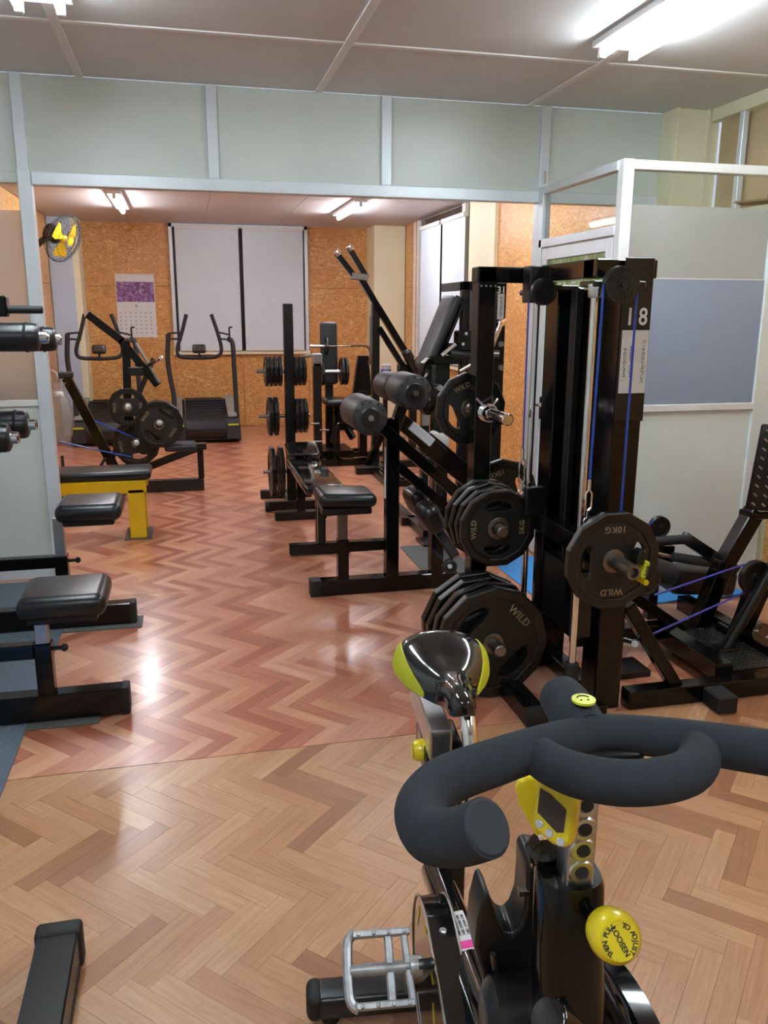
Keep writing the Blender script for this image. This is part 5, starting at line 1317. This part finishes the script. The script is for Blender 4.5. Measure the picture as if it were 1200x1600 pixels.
t.part('inner_tube', MB().rod(bu(905, 1612, .05), bu(855, 1590, .03), .022, n=24, bev=.005), 'saddle_black', parent=fr)
# big yellow resistance knob
def knob(p0, p1, R, name_label, text=True):
    d_ = (p1-p0); Lk = d_.length; d_.normalize()
    kb = t.part('adjusting_knob', MB().lathe(p1-d_*.036, d_, [(-.006, .010), (0, R*.80), (.003, R*.92), (.018, R), (.030, R*.93), (.036, R*.74), (.0375, 0)], 40), 'yellow_plastic', label=name_label)
    t.part('stem', MB().rod(p0, p1-d_*.03, R*.45, n=20), 'black_satin', parent=kb)
    up = V((0, 0, 1)); side = up.cross(d_).normalized(); u2 = d_.cross(side)
    F = Matrix((side, u2, d_)).transposed()
    t.part('disc', MB().lathe(p1+d_*.001, d_, [(0, R*.70), (.0012, R*.70), (.0012, 0)], 36), 'yellow_plastic', parent=kb)
    if text:
        lt = MB()
        lt.mesh(text_mesh('LOOSEN', R*.30, .0003, .02), Matrix.Translation(p1+d_*.0024) @ F.to_4x4() @ Matrix.Rotation(-1.1, 4, 'Z'))
        for word, a0 in (('TO ADJUST', 1.25), ('THEN PULL', 4.0)):
            for i, ch in enumerate(word):
                if ch == ' ': continue
                an = a0 - i*.25; rr_ = R*.57
                m = Matrix.Translation(p1+d_*.0024) @ F.to_4x4() @ Matrix.Rotation(an, 4, 'Z') @ Matrix.Translation((rr_, 0, 0)) @ Matrix.Rotation(-PI/2, 4, 'Z')
                lt.mesh(text_mesh(ch, R*.27, .0003, .02), m)
        t.part('lettering', lt, 'ink', parent=kb)
knob(bu(932, 1436, .048), bu(968, 1470, -.018), .0245, 'big yellow knob with printed ring')
pk = bv(708, 1268, .0); knob(pk+BA*.06, pk, .0215, 'yellow knob on seat tube')
pk = bv(655, 1172, -.058); knob(pk+BBv*.03, pk-BBv*.012, .021, 'yellow knob under saddle slider', text=False)
# console and brake paddle
cc = bu(870, 1266, .034)
nrm = (BA*-.78 + BBv*-.52 + V((0, 0, .22))).normalized(); sd_ = V((0, 0, 1)).cross(nrm).normalized(); up_ = nrm.cross(sd_)
RC = Matrix((sd_, up_, nrm)).transposed()
def cpt(x_, y_, z_): return cc + RC @ V((x_, y_, z_))
KS = .88
ol = [(-.020, .030), (-.012, .036), (.006, .034), (.021, .024), (.023, .010), (.023, -.026), (.015, -.034), (.002, -.033), (-.019, -.022), (-.022, -.010), (-.022, .020)]
co = t.part('console', MB().prism([cpt(a_, b_, -.012) for a_, b_ in [(a_*KS, b_*KS) for a_, b_ in ol]], nrm*.024), 'yellow_plastic', ang=1.0)
bm_ = co.modifiers.new('bevel', 'BEVEL'); bm_.width = .005; bm_.segments = 3; bm_.limit_method = 'ANGLE'
t.part('screen', MB().prism([cpt(a_, b_, .0115) for a_, b_ in ((-.0150, .021), (-.005, .018), (.0115, .007), (.0115, -.014), (.005, -.016), (-.0150, -.002))], nrm*.0012), 'screen', parent=co)
for a_, b_ in ((-.012, -.0125), (-.002, -.0185), (.0095, -.0235)): t.part('button', MB().lathe(cpt(a_, b_, .0115), nrm, [(0, .0042), (.0018, .0040), (.0026, .003), (.0028, 0)], 18), 'white_plastic', parent=co)
t.part('bracket', MB().beam(cc-nrm*.012, L(pu_, pv_-.015, cc.z), .02, .02), 'black_satin', parent=co)
pd = [(806, 1232), (812, 1222), (824, 1216), (838, 1216), (846, 1235), (846, 1290), (852, 1312), (838, 1308), (826, 1285), (812, 1258)]
pdl = t.part('brake_paddle', MB().prism([bu(x_, y_, .10) for x_, y_ in pd], BA*.008), 'yellow_plastic', ang=1.0, label='yellow brake paddle')
bm_ = pdl.modifiers.new('bevel', 'BEVEL'); bm_.width = .003; bm_.segments = 3; bm_.limit_method = 'ANGLE'
t.part('paddle_mount', MB().lathe(bu(850, 1352, .11), bu(848, 1305, .10)-bu(850, 1352, .11), [(0, .014), (.012, .012), (.016, .017), (.028, .019), (.034, .015), (.036, 0)], 24), 'saddle_black')
t.part('mount_screw', MB().rod(bu(845, 1308, .095), bu(851, 1306, .092), .004), 'chrome')
# main frame
t.part('frame_tube', MB().rod(L(.70, -.03, .475), L(.14, -.03, .605), .027, n=28), 'saddle_black')
cst = bv(722, 1450, -.052)
tb_d = (L(.14, -.03, .605)-L(.70, -.03, .475)).normalized(); nst = (BBv*-.10+BA*-.3+V((0, 0, .95))).normalized(); nst = (nst-tb_d*nst.dot(tb_d)).normalized()
ms = L(.44, -.03, .535)+nst*.0265
Rs = Matrix((tb_d, nst.cross(tb_d), nst)).transposed()
stk = t.part('rating_sticker', MB().box(ms, (.115, .026, .0035), Rs, .0015), 'paper', label='silver rating sticker')
t.part('pink_badge', MB().box(ms+tb_d*.045+nst*.0012, (.022, .024, .0022), Rs, .0008), 'pink_print', parent=stk)
lt = MB()
for k in range(3): lt.mesh(text_mesh('MAX WEIGHT 120KG', .0065, .0002, .01), Matrix.Translation(ms-tb_d*.012+nst*.0020+(nst.cross(tb_d))*(k-1)*.007) @ Rs.to_4x4())
t.part('lettering', lt, 'ink', parent=stk)
t.part('seat_tube', MB().beam(L(.72, 0, .10), L(.72, 0, .665), .055, .05, up=tuple(BA), bev=.008, seg=2), 'black_paint')
t.part('bottom_beam', MB().beam(L(-.25, 0, .085), L(.88, 0, .085), .06, .05, bev=.008, seg=2), 'black_paint')
# belt guard: stadium around crank and front axle
CU, CZ, CR, FU, FZ, FR_ = .465, .455, .125, .05, .40, .105
def stadium(e=0, n=18):
    dd = V((CU-FU, CZ-FZ)); an = math.atan2(dd.y, dd.x); pts = []
    for k in range(n+1):
        a_ = an - PI/2 + PI*k/n; pts.append((CU+(CR+e)*math.cos(a_), CZ+(CR+e)*math.sin(a_)))
    for k in range(n+1):
        a_ = an + PI/2 + PI*k/n; pts.append((FU+(FR_+e)*math.cos(a_), FZ+(FR_+e)*math.sin(a_)))
    return pts
gd = t.part('belt_guard', MB().prism([L(u_, -.088, z_) for u_, z_ in stadium()], BBv*.042), 'saddle_black')
for vv in (-.089, -.046): t.part('bright_trim', MB().tube([L(u_, vv, z_) for u_, z_ in stadium(.0005)], .0018, 6, closed=True), 'steel', parent=gd)
for k in range(5):
    a_ = .5+k*.75; c_ = (CU+.085*math.cos(a_), CZ+.085*math.sin(a_)); e_ = (CU+.11*math.cos(a_+.45), CZ+.11*math.sin(a_+.45)); f_ = (CU+.098*math.cos(a_+.45), CZ+.098*math.sin(a_+.45))
    t.part('yellow_flash', MB().prism([L(c_[0], -.0885, c_[1]), L(e_[0], -.0885, e_[1]), L(f_[0], -.0885, f_[1])], BBv*-.0008), 'yellow_paint', parent=gd)
for u_, z_ in ((.36, .545), (.43, .565), (.24, .53)): t.part('screw', MB().lathe(L(u_, -.067, z_+.008), (0, 0, 1), [(-.012, .005), (.004, .006), (.006, .004), (.006, 0)], 12), 'steel', parent=gd)
# crank and pedal
PU, PZ = .352, .588
t.part('crank_axle', MB().rod(L(CU, -.12, CZ), L(CU, -.05, CZ), .016, n=20), 'black_satin')
t.part('crank_arm', MB().beam(L(CU, -.108, CZ), L(PU, -.108, PZ), .016, .028, up=tuple(BBv), bev=.005, seg=2, ext=.014), 'black_satin')
pe_ = MB(); 
pe_.rod(L(PU, -.112, PZ), L(PU, -.215, PZ), .0085, n=18).rod(L(PU, -.112, PZ), L(PU, -.13, PZ), .014, n=18, bev=.002)
pdn = t.part('pedal', pe_, 'pedal_metal', label='worn grey metal cage pedal')
tilt = Matrix.Rotation(.75, 3, 'X')
def pl(x_, y_, z_): return L(PU, -.165, PZ) + RB @ (tilt @ V((x_, y_, z_)))
for s in (-1, 1):
    t.part('cage_side', MB().beam(pl(-.045, s*.045, 0), pl(.040, s*.045, 0), .010, .020, up=tuple(RB @ (tilt @ V((0, 0, 1)))), bev=.002), 'pedal_metal', parent=pdn)
    t.part('cage_link', MB().beam(pl(s*.012-.005, -.043, 0), pl(s*.012-.005, .043, 0), .012, .012, up=tuple(RB @ (tilt @ V((0, 0, 1)))), bev=.002) if s > 0 else MB().beam(pl(.036, -.043, 0), pl(.030, .043, 0), .010, .014, up=tuple(RB @ (tilt @ V((0, 0, 1)))), bev=.002), 'pedal_metal', parent=pdn)
t.part('cage_outer', MB().tube([pl(-.040, .048, 0), pl(-.050, .040, 0), pl(-.053, .02, 0), pl(-.053, -.02, 0), pl(-.050, -.040, 0), pl(-.040, -.048, 0)], .0075, 10, smooth=3), 'pedal_metal', parent=pdn)
tt = MB()
for s in (-1, 1):
    for k in range(4): tt.box(pl(-.036+k*.022, s*.045, .012), (.005, .005, .006), RB @ tilt, .001)
t.part('grip_teeth', tt, 'pedal_metal', parent=pdn, kind='stuff')
# flywheel
FC = L(.10, .10, .46)
fw = t.part('flywheel', MB().lathe(FC, BBv, [(-.012, 0), (-.012, .20), (-.016, .205), (-.016, .265), (-.012, .272), (.012, .272), (.016, .265), (.016, .205), (.010, .20), (.010, 0)], 72), 'saddle_black')
t.part('flywheel_hub', MB().lathe(FC-BBv*.03, BBv, [(0, 0), (0, .03), (.06, .03), (.06, 0)], 28), 'steel', parent=fw)
# saddle slider, post, saddle
t.part('slider', MB().box(L(.795, -.03, .752), (.040, .25, .060), RB, .003), 'steel', label='grey square slider tube')
t.part('slider_opening', MB().box(L(.6695, -.03, .750), (.030, .003, .048), RB, .002), 'ink')
t.part('slider_carriage', MB().box(L(.76, -.015, .695), (.075, .13, .06), RB, .008, 2), 'black_paint')
t.part('saddle_post', MB().tube([L(*p) for p in ((.70, .01, .845), (.665, .012, .825), (.640, .013, .795), (.625, .013, .755), (.62, .013, .71), (.635, .01, .67))], .0145, 16, smooth=5), 'chrome', label='curved chrome saddle post')
t.part('saddle_clamp', MB().box(L(.745, 0, .828), (.06, .11, .030), RB, .008, 2).rod(L(.70, -.035, .835), L(.70, .035, .835), .010), 'black_satin')
prof = [(.600, .008, .858, .012), (.606, .020, .866, .030), (.625, .027, .871, .038), (.66, .030, .872, .042), (.70, .038, .868, .050), (.74, .056, .868, .055), (.78, .080, .875, .060), (.82, .097, .884, .063), (.86, .103, .890, .062), (.89, .095, .890, .055), (.91, .072, .884, .04), (.918, .03, .874, .02)]
def srow(p, th, off=0):
    u_, w_, zt, h_ = p; s_, c_ = math.sin(th), math.cos(th)
    dip = .010*max(0, 1-abs(th)/.5)*max(0, 1-abs(u_-.80)/.09)
    return L(u_, (w_+off)*math.copysign(abs(s_)**.85, s_), zt - h_*(1-abs(c_)**.8) - dip + off*abs(c_)*.3)
sm_ = MB(); cp = catmull([V((*p, )) if 0 else V(p[:3]).to_4d() for p in prof], 1) if 0 else prof
def refine(pr, k=4):
    out = []
    for i in range(len(pr)-1):
        p0, p1, p2, p3 = pr[max(i-1, 0)], pr[i], pr[i+1], pr[min(i+2, len(pr)-1)]
        for j in range(k):
            s_ = j/k; out.append(tuple(.5*((2*b_)+(c_-a_)*s_+(2*a_-5*b_+4*c_-d_)*s_*s_+(3*b_-a_-3*c_+d_)*s_**3) for a_, b_, c_, d_ in zip(p0, p1, p2, p3)))
    out.append(pr[-1]); return out
prof = [(.618+(u_-.600)*.90, w_*.90, z_-.004, h_) for u_, w_, z_, h_ in prof]
RP = refine(prof); NT = 28; g_ = []
for p_ in RP: g_.append([sm_.bm.verts.new(srow(p_, -PI/2+PI*k/NT)) for k in range(NT+1)])
for a_, b_ in zip(g_, g_[1:]):
    for k in range(NT): sm_.bm.faces.new((a_[k], b_[k], b_[k+1], a_[k+1]))
    sm_.bm.faces.new((a_[0], a_[NT], b_[NT], b_[0]))
sm_.bm.faces.new(g_[0]); sm_.bm.faces.new(g_[-1])
sa = t.part('saddle', sm_, 'saddle_black', label='glossy black saddle')
for s in (-1, 1):
    yb = MB(); rows = []
    sel = [p_ for p_ in RP if .735 < p_[0] < .905]
    for i_, p_ in enumerate(sel):
        f_ = i_/(len(sel)-1); wid = math.sin(PI*min(1, f_*1.0+.02))**.6
        ths = [PI/2-.02 - wid*.62*k/6 for k in range(7)]
        rows.append([yb.bm.verts.new(srow(p_, s*th, .0025)) for th in ths] + [yb.bm.verts.new(srow(p_, s*ths[-1], -.001)), yb.bm.verts.new(srow(p_, s*ths[0], -.001))])
    n_ = len(rows[0])
    for a_, b_ in zip(rows, rows[1:]):
        for k in range(n_): yb.bm.faces.new((a_[k], b_[k], b_[(k+1) % n_], a_[(k+1) % n_]))
    yb.bm.faces.new(rows[0]); yb.bm.faces.new(rows[-1])
    t.part('side_panel', yb, 'saddle_yellow', parent=sa, label='lime yellow side panel')
# stabilisers
for u_ in (.86, -.32):
    fb = t.part('stabiliser', MB().beam(L(u_, -.255, .055), L(u_, .255, .055), .07, .055, bev=.012, seg=3), 'black_satin')
    for s in (-1, 1):
        t.part('end_cap', MB().beam(L(u_, s*.24, .055), L(u_, s*.277, .055), .076, .062, bev=.022, seg=4), 'rubber', parent=fb)
        t.part('levelling_foot', MB().rod(L(u_, s*.225, 0), L(u_, s*.225, .03), .020, n=20, bev=.004), 'rubber', parent=fb)

# ---- yellow cabinet made up to tint the frosted pane at the left
t = Thing('tint_block', 'yellow cabinet added to tint frosted pane at far left', 'block', (-1.22, 5.15, 0))
t.part('body', MB().span(-1.48, -.80, 5.02, 5.30, .04, 1.16, .004), 'yellow_paint')
t.part('plinth', MB().span(-1.47, -.81, 5.03, 5.29, 0, .04), 'black_satin')
t.part('lid', MB().span(-1.49, -.79, 5.01, 5.31, 1.16, 1.18, .003), 'yellow_paint')
